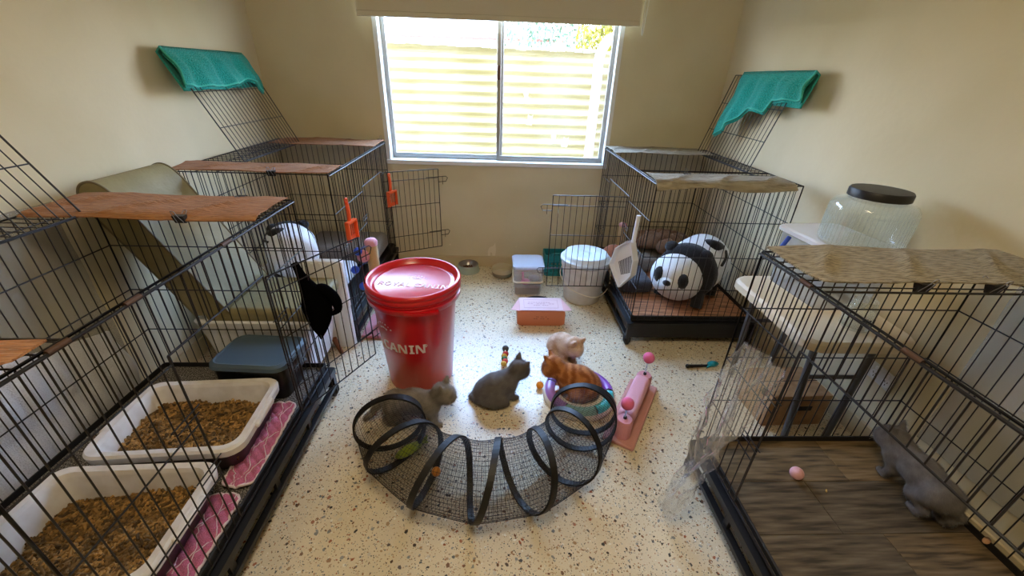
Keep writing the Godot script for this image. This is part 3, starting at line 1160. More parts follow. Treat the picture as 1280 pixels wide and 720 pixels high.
func build_cages() -> void:
	# far crate by the left wall, next to the window
	make_cage("black wire crate with brown cloths beside the window, door against the window wall", Vector3(-1.133, 0, -2.42), {"W": 0.357, "L": 0.52, "fs": 1.0, "hole": [-0.33, 0.07], "door": [-0.33, Vector3(0.36, 0, -0.17)], "lid": [-0.36, 0.29, -0.14, -0.363, 1.405], "bands": []})
	# near crate by the left wall, holding the litter boxes
	var nl := make_cage("black wire crate holding two litter boxes and pink pads", Vector3(-1.11, 0, -0.945), {"W": 0.36, "L": 0.535, "fs": 1.0, "hole": [-0.245, 0.175], "door": [-0.245, Vector3(0.178, 0, -0.36)], "lid": [-0.325, 0.345, -0.183, -0.435, 1.395], "bands": [-0.12, 0.2, 0.36]})
	# far crate by the right wall, with the panda carrier
	var fr := make_cage("black wire crate with grey wood-print cloths holding a panda carrier", Vector3(1.112, 0, -2.416), {"W": 0.355, "L": 0.52, "fs": -1.0, "hole": [-0.29, 0.15], "door": [0.142, Vector3(-0.45, 0, 0.0)], "lid": [-0.40, 0.235, 0.24, 0.37, 1.40], "bands": []})
	# near crate by the right wall, with the grey kitten
	var nr := make_cage("black wire crate with woven mat on top, grey kitten inside", Vector3(1.12, 0, -0.525), {"W": 0.35, "L": 0.535, "fs": -1.0, "hole": [-0.28, 0.26], "lid": [-0.29, 0.3, 0.2, 0.47, 1.39], "bands": [-0.34, -0.05, 0.2]})
	# vinyl plank floors
	for q in [[nr, -0.345, 0.345, -0.53, 0.53, 0.167, 0.178, M.planks, 5], [fr, -0.345, 0.345, -0.51, 0.51, 0.167, 0.15, M.red_planks, 8]]:
		var f := Node3D.new()
		f.name = "plank_floor"
		(q[0] as Node3D).add_child(f, true)
		planks(f, q[1], q[2], q[3], q[4], q[5], q[6], q[7], q[8])
	var mb := MB.new()
	mb.rbox(T(Vector3(0, 0.168, 0)), Vector3(0.69, 0.006, 1.04), 0.002)
	part("floor_mat", mb, M.speckle, nl)
	# cloths on top
	cover("brown cloth over the window-side crate's roof, end facing the room", M.brown_cloth, -1.487, -0.765, -2.07, -1.885, 0.941, 0.0, 0.7)
	cover("brown cloth over the far end of the window-side crate, against the wall", M.brown_cloth, -1.42, -0.775, -2.935, -2.67, 0.941, 0.0, 2.1)
	cover("brown cloth clipped over the litter crate's roof beside the beige chair", M.brown_cloth, -1.465, -0.755, -1.468, -1.235, 0.943, 0.012, 3.3)
	cover("brown cloth over the litter crate's roof, end away from the beige chair", M.brown_cloth, -1.40, -0.745, -0.575, -0.415, 0.945, 0.0, 5.2)
	cover("grey wood-print cloth with hanging edge on the panda crate's roof", M.grey_cloth, 0.752, 1.43, -2.06, -1.872, 0.941, 0.034, 1.4)
	cover("grey wood-print cloth on the panda crate's roof against the window wall", M.grey_cloth, 0.752, 1.40, -2.93, -2.66, 0.941, 0.0, 4.4)
	cover("thick woven beige and brown mat on the kitten crate's roof", M.mat_cloth, 0.775, 1.468, -1.062, -0.835, 0.946, 0.0, 2.8)
	# towels
	towel("teal towel folded over the open crate lid by the brown cloths", Vector3(-1.495, 1.41, -2.10), Vector3(-1.495, 1.41, -2.74), Vector3(0.42, -0.9, 0).normalized(), Vector3(0.9, 0.42, 0).normalized(), [Vector2(0, 0.15), Vector2(0.3, 0.165), Vector2(0.62, 0.16), Vector2(0.82, 0.13), Vector2(1.0, 0.20)], 0.17, 0.4)
	towel("teal towel hanging askew over the open lid above the panda crate", Vector3(1.483, 1.406, -2.08), Vector3(1.483, 1.406, -2.70), Vector3(-0.28, -0.96, 0).normalized(), Vector3(-0.96, 0.28, 0).normalized(), [Vector2(0, 0.115), Vector2(0.36, 0.13), Vector2(0.40, 0.19), Vector2(0.62, 0.18), Vector2(0.76, 0.26), Vector2(1.0, 0.36)], 0.15, 2.0)
	# clips
	for q in [["black binder clip on the brown cloth's edge above the grey-blue bin", Vector3(-0.98, 0.938, -1.237), 1.5708], ["black binder clip on the brown cloth where it meets the beige chair", Vector3(-0.92, 0.938, -1.468), -1.5708], ["black binder clip on the brown cloth's edge by the wall-side crate", Vector3(-1.02, 0.938, -1.888), 1.5708], ["black binder clip at the brown cloth's corner beside the window frame", Vector3(-0.80, 0.938, -2.93), -1.5708], ["black binder clip on the woven mat's edge above the small jar", Vector3(1.035, 0.938, -0.838), 1.5708], ["black binder clip on the woven mat's edge near the wall", Vector3(1.215, 0.938, -0.836), 1.5708], ["black binder clip on the grey wood-print cloth's edge", Vector3(0.96, 0.938, -2.05), -1.5708]]:
		binder_clip(q[0], q[1], q[2])

# ---------------------------------------------------------------- things by the left wall
func litter_box(label: String, litter_label: String, at: Vector3, turn: float, sd: int) -> void:
	var t := thing("litter_box", label, "litter box", at, turn, "litter boxes in the crate")
	var hx := 0.228
	var hz := 0.168
	var mb := MB.new()
	mb.loft([[hx - 0.04, hz - 0.04, 0.04, 0.0], [hx - 0.012, hz - 0.012, 0.05, 0.095], [hx - 0.006, hz - 0.006, 0.05, 0.105]], T(Vector3.ZERO), true, false, 5)
	part("pan", mb, M.plum, t)
	mb = MB.new()
	# raised white rim, dipped at the middle of the long sides, and the inner wall
	mb.loft([[hx - 0.008, hz - 0.008, 0.05, 0.092], [hx + 0.004, hz + 0.004, 0.055, 0.104], [hx + 0.006, hz + 0.006, 0.055, 0.128], [hx, hz, 0.05, 0.136], [hx - 0.018, hz - 0.018, 0.045, 0.134], [hx - 0.024, hz - 0.024, 0.042, 0.122], [hx - 0.05, hz - 0.05, 0.03, 0.012]], T(Vector3.ZERO), false, true, 5)
	part("white_rim", mb, M.tub_white, t)
	for s in [-1.0, 1.0]:
		mb = MB.new()
		mb.rbox(T(Vector3(s * (hx + 0.008), 0.122, 0)), Vector3(0.018, 0.02, 0.13), 0.007)
		part("grip", mb, M.tub_white, t)
	# litter: a bed and loose pellets on it
	var r := RandomNumberGenerator.new()
	r.seed = sd
	var f := FastNoiseLite.new()
	f.seed = sd
	f.frequency = 6.0
	var li := thing("litter_pellets", litter_label, "litter", at, turn, "wood litter in the boxes")
	li.set_meta("kind", "stuff")
	mb = MB.new()
	var pp := []
	for i in 19:
		var row := PackedVector3Array()
		for j in 23:
			var x := (-1.0 + 2.0 * j / 22) * (hx - 0.038)
			var z := (-1.0 + 2.0 * i / 18) * (hz - 0.038)
			row.append(Vector3(x, 0.052 + 0.02 * f.get_noise_2d(x, z) - 0.016 * x / hx * (1.0 if sd % 2 else -1.0), z))
		pp.append(row)
	mb.sheet(pp, 0.004)
	part("litter_bed", mb, M.pellet_base, li)
	mb = MB.new()
	mb.tube([Vector3(-0.0115, 0, 0), Vector3(0.0115, 0, 0)], [0.0042], 6)
	var mm := MultiMesh.new()
	mm.transform_format = MultiMesh.TRANSFORM_3D
	mm.use_colors = true
	mm.mesh = mb.mesh()
	mm.instance_count = 2600
	for i in 2600:
		var x := (r.randf() * 2 - 1) * (hx - 0.042)
		var z := (r.randf() * 2 - 1) * (hz - 0.042)
		var y := 0.056 + 0.02 * f.get_noise_2d(x, z) - 0.016 * x / hx * (1.0 if sd % 2 else -1.0) + r.randf() * 0.007
		mm.set_instance_transform(i, Transform3D(Basis.from_euler(Vector3(0, r.randf() * TAU, (r.randf() - 0.5) * 0.9)).scaled(Vector3(0.6 + r.randf() * 0.6, 1, 1)), Vector3(x, y, z)))
		var k := 0.12 + 1.15 * r.randf() * clampf(0.7 + 0.9 * f.get_noise_2d(x * 1.7 + 3, z * 1.7), 0.25, 1.3)
		mm.set_instance_color(i, Color(0.44 * k, 0.245 * k, 0.07 * k))
	var mi := MultiMeshInstance3D.new()
	mi.name = "pellets"
	mi.multimesh = mm
	mi.material_override = M.pellet
	mi.set_meta("kind", "stuff")
	li.add_child(mi, true)

func quilt_pad(label: String, at: Vector3, turn: float, hx: float, hz: float) -> void:
	var t := thing("quilted_pad", label, "pad", at, turn, "pink quilted pads in the crate")
	var mb := MB.new()
	var rows := []
	for i in 41:
		var row := PackedVector3Array()
		for j in 19:
			var u := -1.0 + j / 9.0
			var w := -1.0 + i / 20.0
			# rounded corners
			var x := u * hx
			var z := w * hz
			var rr := 0.03
			var ez := absf(z) - (hz - rr)
			if ez > 0:
				x *= (hx - rr + sqrt(maxf(rr * rr - ez * ez, 0.0))) / hx
			var q := absf(sin((x + z) * 84.0)) * absf(sin((x - z) * 84.0))
			row.append(Vector3(x, 0.006 + 0.011 * sqrt(q), z))
		rows.append(row)
	mb.sheet(rows, 0.006)
	part("quilted_cloth", mb, M.pink_quilt, t)
	mb = MB.new()
	var edge := []
	for j in 19: edge.append(rows[0][j])
	for i in range(1, 41): edge.append(rows[i][18])
	for j in range(17, -1, -1): edge.append(rows[40][j])
	for i in range(39, 0, -1): edge.append(rows[i][0])
	mb.tube(edge, [0.0045], 6, true)
	part("binding", mb, M.pad_edge, t)
	mb = MB.new()
	for k in 3:
		var ln := []
		for i in 41:
			var w := -1.0 + i / 20.0
			var x := hx * (-0.62 + 0.6 * k) + 0.014 * sin(w * 9.0 + k * 2.0)
			ln.append(rows[i][clampi(int(round((x / hx + 1.0) * 9.0)), 0, 18)] + Vector3(0, 0.0035, 0))
		mb.tube(ln, [0.0016], 4)
	part("stitching", mb, M.pad_edge, t)

func panda(label: String, at: Vector3, turn: float, s: float) -> void:
	var t := thing("panda_carrier", label, "pet carrier", at, turn)
	# local: face looks along +z
	var B := Basis().scaled(Vector3.ONE * s)
	var mb := MB.new()
	var pr := []
	for q in [[0.0, -0.245], [0.09, -0.243], [0.145, -0.225], [0.168, -0.18], [0.172, -0.06], [0.170, 0.06]]:
		pr.append(Vector2(q[0], q[1]))
	var lay := Basis(Vector3.RIGHT, PI / 2)
	mb.lathe(pr, 36, Transform3D(B * lay, Vector3(0, 0.2, 0) * s))
	part("body", mb, M.panda_white, t)
	mb = MB.new()
	mb.lathe([Vector2(0.171, 0.06), Vector2(0.174, 0.07), Vector2(0.173, 0.11), Vector2(0.162, 0.132), Vector2(0.12, 0.142), Vector2(0.0, 0.143)], 36, Transform3D(B * lay, Vector3(0, 0.2, 0) * s))
	part("shoulder_band", mb, M.panda_black, t)
	mb = MB.new()
	mb.ball(Vector3(-0.03, 0.175, 0.168) * s, 0.155 * s, 28, Vector3(1.0, 0.94, 0.58))
	var hd := part("head", mb, M.panda_white, t)
	for e in [-1.0, 1.0]:
		mb = MB.new()
		mb.ball(Vector3(-0.035 + e * 0.07, 0.192, 0.234) * s, 0.047 * s, 14, Vector3(0.75, 1.1, 0.5))
		part("eye_patch", mb, M.panda_black, hd)
		mb = MB.new()
		mb.ball(Vector3(-0.015 + e * 0.10, 0.33, 0.10) * s, 0.045 * s, 14, Vector3(1.0, 0.8, 0.8))
		part("ear", mb, M.panda_black, t)
		for zz in [0.11, -0.12]:
			mb = MB.new()
			mb.tube([Vector3(e * 0.10, 0.12, zz) * s, Vector3(e * 0.115, 0.05, zz + 0.02) * s, Vector3(e * 0.118, 0.016, zz + 0.03) * s], [0.04 * s, 0.036 * s, 0.034 * s], 12)
			part("leg", mb, M.panda_black, t)
	mb = MB.new()
	mb.ball(Vector3(-0.036, 0.148, 0.25) * s, 0.055 * s, 16, Vector3(1.2, 0.9, 0.5))
	part("muzzle", mb, M.panda_white, hd)
	mb = MB.new()
	mb.ball(Vector3(-0.038, 0.17, 0.275) * s, 0.02 * s, 12, Vector3(1.25, 0.9, 0.7))
	part("nose", mb, M.panda_black, hd)
	mb = MB.new()
	mb.ball(Vector3(0.06, 0.35, -0.06) * s, 0.06 * s, 14, Vector3(1.2, 0.45, 1.0))
	part("top_patch", mb, M.panda_black, t)
	mb = MB.new()
	mb.tube(smooth_path([Vector3(0.13, 0.31, -0.13) * s, Vector3(0.16, 0.30, -0.05) * s, Vector3(0.165, 0.27, 0.02) * s], 4), [0.008 * s], 6)
	part("strap", mb, M.panda_black, t)

func litter_scoop(label: String, at: Vector3, turn: float, m: Material, sc := 1.0) -> void:
	var t := thing("litter_scoop", label, "scoop", at, turn)
	# hangs down from its handle, local z is the face direction
	var mb := MB.new()
	mb.tube(smooth_path([Vector3(0, 0, 0), Vector3(0, -0.05, 0.004), Vector3(0, -0.10, 0)], 4), [0.008 * sc, 0.009 * sc, 0.010 * sc], 8)
	mb.tube(circle(Vector3(0, 0.006, 0), Vector3(0.009, 0, 0), Vector3(0, 0.011, 0), 12), [0.0045], 6, true)
	part("handle", mb, m, t)
	mb = MB.new()
	for i in 6:
		var x := -0.036 + 0.072 * i / 5
		mb.bx(x - 0.0022, x + 0.0022, -0.185, -0.115, -0.002, 0.002)
	for y in [-0.115, -0.185]:
		mb.bx(-0.04, 0.04, y - 0.004, y + 0.004, -0.002, 0.002)
	mb.bx(-0.042, -0.036, -0.20, -0.10, -0.002, 0.02)
	mb.bx(0.036, 0.042, -0.20, -0.10, -0.002, 0.02)
	mb.bx(-0.042, 0.042, -0.108, -0.098, -0.002, 0.02)
	mb.bx(-0.042, 0.042, -0.205, -0.188, -0.002, 0.002)
	part("slotted_blade", mb, m, t)

func build_left_things() -> void:
	# beige reclining chair between the two crates
	var t := thing("reclining_chair", "beige vinyl reclining chair with white shell between two crates", "chair", Vector3(-1.12, 0, -1.66))
	var mb := MB.new()
	var dirn := Vector3(-0.40, 0.56, 0).normalized()
	var rows := []
	var prof := [[0.0, 0.0], [0.12, 0.006], [0.3, 0.012], [0.48, 0.01], [0.60, 0.016], [0.655, 0.02]]
	var outl := []
	for p in smooth_path([Vector3(0.0, 0.44, 0), Vector3(-0.12, 0.66, 0), Vector3(-0.225, 0.86, 0), Vector3(-0.275, 0.945, 0), Vector3(-0.325, 0.978, 0), Vector3(-0.372, 0.962, 0), Vector3(-0.39, 0.91, 0), Vector3(-0.36, 0.84, 0), Vector3(-0.25, 0.64, 0), Vector3(-0.14, 0.42, 0)], 4):
		outl.append(Vector2(p.x, p.y))
	mb.bar(outl, -0.17, 0.17)
	part("backrest", mb, M.vinyl, t)
	for s in [-1.0, 1.0]:
		mb = MB.new()
		var pip := []
		for p in outl:
			pip.append(Vector3(p.x, p.y, s * 0.17))
		mb.tube(pip, [0.0045], 6)
		part("piping", mb, M.piping, t)
	mb = MB.new()
	mb.rbox(T(Vector3(0.11, 0.415, 0)), Vector3(0.46, 0.07, 0.335), 0.028, 3)
	part("seat", mb, M.vinyl, t)
	mb = MB.new()
	mb.loft([[0.19, 0.15, 0.03, 0.07], [0.235, 0.165, 0.04, 0.34], [0.25, 0.172, 0.04, 0.385], [0.235, 0.16, 0.035, 0.395]], T(Vector3(0.07, 0, 0)))
	part("white_shell", mb, M.white_plastic, t)
	for sx in [-0.1, 0.27]:
		for sz in [-1.0, 1.0]:
			mb = MB.new()
			mb.tube([Vector3(sx, 0.10, sz * 0.13), Vector3(sx + 0.02, 0.0, sz * 0.14)], [0.014, 0.011], 10)
			part("leg", mb, mat(Color8(120, 74, 48), 0.6), t)
	# white ridged panel in front of the window-side crate
	t = thing("ridged_tray", "white ridged plastic tray standing against the window-side crate's end", "tray", Vector3(-0.868, 0, -1.866), 0.0)
	mb = MB.new()
	mb.rbox(T(Vector3(0, 0.385, 0)), Vector3(0.205, 0.27, 0.04), 0.008)
	for k in 5:
		mb.rbox(T(Vector3(-0.08 + 0.04 * k, 0.385, 0.018)), Vector3(0.018, 0.25, 0.012), 0.004, 1)
	part("upper_tray", mb, M.white_plastic, t)
	mb = MB.new()
	mb.rbox(T(Vector3(0, 0.13, 0)), Vector3(0.20, 0.26, 0.036), 0.008)
	part("lower_tray", mb, M.white_plastic, t)
	# litter boxes, bin, pads, quilt inside the near crate
	litter_box("white-rimmed plum litter box beside the grey-blue bin", "brown wood pellet litter in the box beside the bin", Vector3(-1.036, 0.172, -1.052), 0.07, 11)
	litter_box("white-rimmed plum litter box at the crate's open end, away from the bin", "brown wood pellet litter in the box away from the bin", Vector3(-1.040, 0.172, -0.678), 0.04, 14)
	quilt_pad("pink quilted pad with white binding beside the bin-side litter box", Vector3(-0.822, 0.171, -1.045), 0.05, 0.05, 0.185)
	quilt_pad("pink quilted pad with white binding beside the other litter box", Vector3(-0.822, 0.171, -0.655), 0.03, 0.05, 0.18)
	t = thing("lidded_bin", "black bin with grey-blue lid and bag lining in the crate", "bin", Vector3(-0.945, 0.171, -1.345), -0.06)
	mb = MB.new()
	mb.loft([[0.115, 0.075, 0.03, 0.0], [0.128, 0.088, 0.03, 0.15], [0.13, 0.09, 0.03, 0.155]], T(Vector3.ZERO))
	part("bin_body", mb, M.black, t)
	mb = MB.new()
	var bagrows := []
	for i in 7:
		var row := PackedVector3Array()
		for j in 65:
			var an := TAU * j / 64
			var cr := Vector2(cos(an), sin(an))
			var sq := 1.0 / maxf(absf(cr.x) / 0.137, absf(cr.y) / 0.097)
			var k := minf(sq, 0.158) * (1.0 + 0.018 * sin(j * 2.9 + i) + 0.012 * sin(j * 5.3))
			row.append(Vector3(cr.x * k, 0.158 - 0.011 * i - 0.006 * absf(sin(j * 1.3)) * i / 6.0, cr.y * k))
		bagrows.append(row)
	mb.sheet(bagrows, 0.002)
	part("bag_lining", mb, mat(Color8(22, 22, 22), 0.3), t)
	mb = MB.new()
	mb.loft([[0.146, 0.106, 0.04, 0.158], [0.152, 0.112, 0.045, 0.163], [0.150, 0.110, 0.045, 0.178], [0.138, 0.098, 0.04, 0.186], [0.132, 0.092, 0.035, 0.183]], T(Vector3.ZERO))
	part("bin_lid", mb, M.blue_lid, t)
	t = thing("quilt_pack", "white scalloped quilt squeezed between the litter crate and the wall", "quilt", Vector3(-1.535, 0.0, -0.95), 0.0)
	var qr := []
	for i in 25:
		var row := PackedVector3Array()
		for j in 61:
			var w := float(i) / 24
			var u := float(j) / 60
			var top := lerpf(0.40, 0.60, clampf(u * 1.4, 0, 1))
			var bul := 0.026 * sin(PI * w) + 0.02 * absf(sin(u * 30.0)) * absf(sin(PI * w * 2.0)) + 0.008 * sin(w * 13.0 + u * 9.0)
			row.append(Vector3(-0.012 + bul - 0.02 * absf(w - 0.5), w * top + 0.002, -0.45 + u * 0.92))
		qr.append(row)
	mb = MB.new()
	mb.sheet(qr, 0.014)
	part("quilt", mb, M.quilt_white, t)
	# dark cloth hanging on the opened door
	t = thing("black_cloth", "black cloth bundle hanging on the litter crate's open door", "cloth", Vector3(-0.70, 0.045, -1.345), 0.46)
	mb = MB.new()
	mb.tube(smooth_path([Vector3(-0.02, 0.70, 0.0), Vector3(-0.005, 0.64, 0.015), Vector3(0.01, 0.585, 0.02), Vector3(0.02, 0.53, 0.02), Vector3(0.02, 0.47, 0.02), Vector3(0.015, 0.41, 0.015), Vector3(0.01, 0.37, 0.012)], 4), [0.012, 0.013, 0.014, 0.016, 0.02, 0.024, 0.028, 0.032, 0.036, 0.04, 0.045, 0.05, 0.052, 0.052, 0.05, 0.048, 0.044, 0.04, 0.034, 0.028, 0.022, 0.016, 0.01, 0.006, 0.003], 14)
	part("hanging_fold", mb, M.black_cloth, t)
	mb = MB.new()
	mb.tube(smooth_path([Vector3(0.03, 0.60, 0.02), Vector3(0.06, 0.585, 0.03), Vector3(0.085, 0.54, 0.03), Vector3(0.09, 0.49, 0.02), Vector3(0.06, 0.47, 0.015)], 4), [0.012, 0.016, 0.02, 0.022, 0.022, 0.022, 0.022, 0.022, 0.021, 0.02, 0.018, 0.016, 0.014, 0.012, 0.01, 0.008, 0.006], 10)
	part("side_fold", mb, M.black_cloth, t)
	# inside the window-side crate
	panda("panda-shaped pet carrier lying on the white bed in the brown-cloth crate", Vector3(-1.19, 0.279, -2.22), -2.64, 0.78)
	t = thing("white_bed", "white padded bed bulging at the brown-cloth crate's end", "pet bed", Vector3(-1.17, 0.188, -2.18))
	mb = MB.new()
	mb.rbox(T(Vector3(0, 0.045, 0)), Vector3(0.56, 0.09, 0.5), 0.04, 4)
	part("cushion", mb, M.quilt_white, t)
	t = thing("grey_bed", "grey folded bed at the brown-cloth crate's window end", "pet bed", Vector3(-1.06, 0.188, -2.70))
	mb = MB.new()
	mb.rbox(T(Vector3(0, 0.06, 0)), Vector3(0.52, 0.12, 0.38), 0.05, 4)
	part("cushion", mb, M.grey_bed, t)
	litter_scoop("orange litter scoop hanging on the brown-cloth crate's near upright", Vector3(-0.757, 0.772, -2.02), 1.35, M.orange)
	litter_scoop("orange litter scoop hanging on the open door by the window wall", Vector3(-0.725, 0.735, -2.765), 1.1, M.orange)
	# scratching post behind the red bucket
	t = thing("scratching_post", "tan scratching post with pink cap and blue ball toys", "cat post", Vector3(-0.672, 0, -2.05))
	mb = MB.new()
	mb.rbox(T(Vector3(0.0, 0.012, 0)), Vector3(0.18, 0.024, 0.24), 0.006)
	part("base", mb, M.plush_pink, t)
	mb = MB.new()
	mb.tube([Vector3(0, 0.02, 0), Vector3(0, 0.535, 0)], [0.03], 20)
	part("post", mb, M.tan_post, t)
	mb = MB.new()
	mb.lathe([Vector2(0, 0.53), Vector2(0.033, 0.53), Vector2(0.034, 0.55), Vector2(0.026, 0.562), Vector2(0, 0.565)], 20)
	part("cap", mb, M.sisal_pink, t)
	mb = MB.new()
	mb.ball(Vector3(-0.04, 0.475, 0.03), 0.034, 16)
	part("plush_ball", mb, M.plush_pink, t)
	for q in [Vector3(-0.055, 0.515, 0.06), Vector3(-0.075, 0.42, 0.085), Vector3(-0.04, 0.33, 0.10)]:
		mb = MB.new()
		mb.ball(q, 0.022, 14)
		mb.wire(q, Vector3(-0.02, q.y + 0.02, 0.0), 0.0015)
		part("blue_ball", mb, M.blue, t)

# ---------------------------------------------------------------- things by the right wall
func build_right_things() -> void:
	panda("panda-shaped pet carrier standing in the crate with grey wood-print cloths", Vector3(1.188, 0.17, -2.19), -0.78, 0.97)
	# beds and toys in the far crate
	var t := thing("dark_cushion", "dark grey cushion on the panda crate's plank floor", "cushion", Vector3(0.875, 0.172, -2.33), 0.0)
	var mb := MB.new()
	mb.rbox(T(Vector3(0, 0.045, 0)), Vector3(0.21, 0.09, 0.30), 0.042, 4)
	part("cushion", mb, M.dark_bed, t)
	t = thing("grey_blanket", "grey folded blanket behind the panda carrier", "blanket", Vector3(1.06, 0.172, -2.66), 0.05)
	mb = MB.new()
	mb.rbox(T(Vector3(0, 0.05, 0)), Vector3(0.42, 0.10, 0.34), 0.045, 4)
	part("blanket", mb, M.grey_bed, t)
	t = thing("fluffy_bed", "curly brown plush bed heaped on the grey blanket", "pet bed", Vector3(1.19, 0.272, -2.70))
	mb = MB.new()
	mb.usec = false
	for i in 46:
		var an := rng.randf() * TAU
		var rr := sqrt(rng.randf()) * 0.15
		mb.ball(Vector3(cos(an) * rr * 1.15, 0.055 + 0.05 * (1.0 - rr / 0.16) + 0.01 * rng.randf(), sin(an) * rr * 0.8), 0.04 + 0.014 * rng.randf(), 10)
	part("plush", mb, M.brown_fluff, t)
	t = thing("cat_post", "tan carpet post standing in the panda crate's window corner", "cat post", Vector3(0.905, 0.17, -2.74))
	mb = MB.new()
	mb.tube([Vector3(0, 0, 0), Vector3(0, 0.26, 0)], [0.028], 18)
	part("post", mb, M.tan_post, t)
	mb = MB.new()
	mb.lathe([Vector2(0, 0.258), Vector2(0.03, 0.258), Vector2(0.03, 0.272), Vector2(0.02, 0.28), Vector2(0, 0.282)], 18)
	part("cap", mb, M.base_pink, t)
	t = thing("plush_hide", "rust plush hide with round opening in the panda crate", "pet bed", Vector3(0.825, 0.25, -2.62))
	mb = MB.new()
	mb.lathe([Vector2(0.0, -0.078), Vector2(0.045, -0.066), Vector2(0.07, -0.035), Vector2(0.078, 0.0), Vector2(0.07, 0.04), Vector2(0.05, 0.066), Vector2(0.043, 0.06), Vector2(0.058, 0.035), Vector2(0.064, 0.0), Vector2(0.05, -0.045), Vector2(0, -0.06)], 24, Transform3D(Basis(Vector3.RIGHT, 1.0) * Basis(Vector3.BACK, -0.5), Vector3(0, 0, 0)))
	part("plush_shell", mb, M.orange_plush, t)
	mb = MB.new()
	mb.ball(Vector3(0.005, -0.055, 0.05), 0.03, 12)
	part("pink_foot", mb, M.plush_pink, t)
	# white dustpan-shaped scoop with grille, hanging on the corner
	t = thing("hanging_scoop", "white litter scoop with grey grille hanging on the panda crate", "scoop", Vector3(0.728, 0.742, -1.985), -1.15)
	t.rotation = Vector3(0, -1.1, -0.16)
	mb = MB.new()
	mb.tube([Vector3(0.0, 0.0, 0), Vector3(0.02, -0.15, 0)], [0.011, 0.012], 10)
	part("handle", mb, M.white_plastic, t)
	mb = MB.new()
	mb.prism(PackedVector2Array([Vector2(0.008, -0.14), Vector2(0.035, -0.14), Vector2(0.085, -0.22), Vector2(0.10, -0.30), Vector2(0.03, -0.43), Vector2(-0.065, -0.33), Vector2(-0.055, -0.22)]), 0.006)
	mb.band([Vector3(0.035, -0.14, 0.018), Vector3(0.085, -0.22, 0.018), Vector3(0.10, -0.30, 0.018), Vector3(0.03, -0.43, 0.01)], [Vector3(0, 0, 0.018), Vector3(0, 0, 0.02), Vector3(0, 0, 0.02), Vector3(0, 0, 0.01)], [Vector3(1, 0.3, 0).normalized(), Vector3(1, 0.2, 0).normalized(), Vector3(1, -0.3, 0).normalized(), Vector3(1, -0.5, 0).normalized()], 0.003)
	mb.band([Vector3(0.008, -0.14, 0.018), Vector3(-0.055, -0.22, 0.018), Vector3(-0.065, -0.33, 0.018), Vector3(0.03, -0.43, 0.01)], [Vector3(0, 0, 0.018), Vector3(0, 0, 0.02), Vector3(0, 0, 0.02), Vector3(0, 0, 0.01)], [Vector3(-1, 0.3, 0).normalized(), Vector3(-1, 0.2, 0).normalized(), Vector3(-1, -0.3, 0).normalized(), Vector3(-1, -0.5, 0).normalized()], 0.003)
	part("blade", mb, M.white_plastic, t)
	mb = MB.new()
	mb.prism(PackedVector2Array([Vector2(0.055, -0.2), Vector2(0.078, -0.30), Vector2(0.01, -0.36), Vector2(-0.035, -0.30)]), 0.002, T(Vector3(0, 0, 0.0042)))
	var gr := part("grille", mb, M.grey_grille, t)
	for k in 9:
		mb = MB.new()
		var f := (k + 0.5) / 9.0
		var a := Vector3(0.055, -0.205, 0.006).lerp(Vector3(-0.033, -0.30, 0.006), f)
		var b := Vector3(0.077, -0.298, 0.006).lerp(Vector3(0.01, -0.357, 0.006), f)
		mb.wire(a, b, 0.0016, 4)
		part("bar", mb, M.white_plastic, gr)
	# folding table between the crates
	t = thing("folding_table", "cream folding table with rounded corners between the right-hand wall crates".replace("right-hand wall ", "panda and kitten "), "table", Vector3(1.335, 0, -1.42))
	mb = MB.new()
	mb.loft([[0.20, 0.265, 0.06, 0.500], [0.215, 0.28, 0.07, 0.508], [0.215, 0.28, 0.07, 0.538], [0.205, 0.27, 0.065, 0.55]], T(Vector3.ZERO), true, true, 6)
	part("tabletop", mb, M.table_top, t)
	for sx in [-1.0, 1.0]:
		for sz in [-1.0, 1.0]:
			mb = MB.new()
			mb.tube([Vector3(sx * 0.12, 0.50, sz * 0.20), Vector3(sx * 0.09, 0.0, sz * 0.22)], [0.0135], 12)
			part("leg", mb, M.leg_grey, t)
	for sz in [-1.0, 1.0]:
		mb = MB.new()
		mb.tube([Vector3(-0.11, 0.34, sz * 0.207), Vector3(0.11, 0.34, sz * 0.207)], [0.009], 10)
		part("brace", mb, M.leg_grey, t)
		mb = MB.new()
		mb.tube([Vector3(-0.11, 0.42, sz * 0.204), Vector3(-0.02, 0.495, sz * 0.05)], [0.007], 8)
		part("stay", mb, M.leg_grey, t)
	# tub and jars on the table
	t = thing("storage_tub", "translucent white storage tub with lid under the big jar", "tub", Vector3(1.41, 0.55, -1.53), 0.08)
	mb = MB.new()
	mb.loft([[0.12, 0.15, 0.03, 0.0], [0.135, 0.165, 0.035, 0.235], [0.138, 0.168, 0.035, 0.24]], T(Vector3.ZERO))
	part("tub_body", mb, glass(Color(0.86, 0.9, 0.94), 0.35, 0.2), t)
	mb = MB.new()
	mb.loft([[0.14, 0.17, 0.035, 0.238], [0.148, 0.178, 0.04, 0.242], [0.148, 0.178, 0.04, 0.256], [0.138, 0.168, 0.035, 0.262]], T(Vector3.ZERO))
	part("tub_lid", mb, M.white_plastic, t)
	mb = MB.new()
	mb.tube([Vector3(-0.192, 0.183, -0.06), Vector3(-0.158, 0.236, -0.07)], [0.009, 0.009], 10)
	mb.tube([Vector3(-0.192, 0.183, -0.06), Vector3(-0.136, 0.175, -0.06)], [0.006, 0.005], 8)
	solo("blue_handle", mb, M.blue, "blue plastic handle clipped to the white tub's side", "handle", Vector3(1.41, 0.55, -1.53), 0.08)
	t = thing("glass_jar", "big ribbed glass jar with black lid", "jar", Vector3(1.408, 0.813, -1.435))
	mb = MB.new()
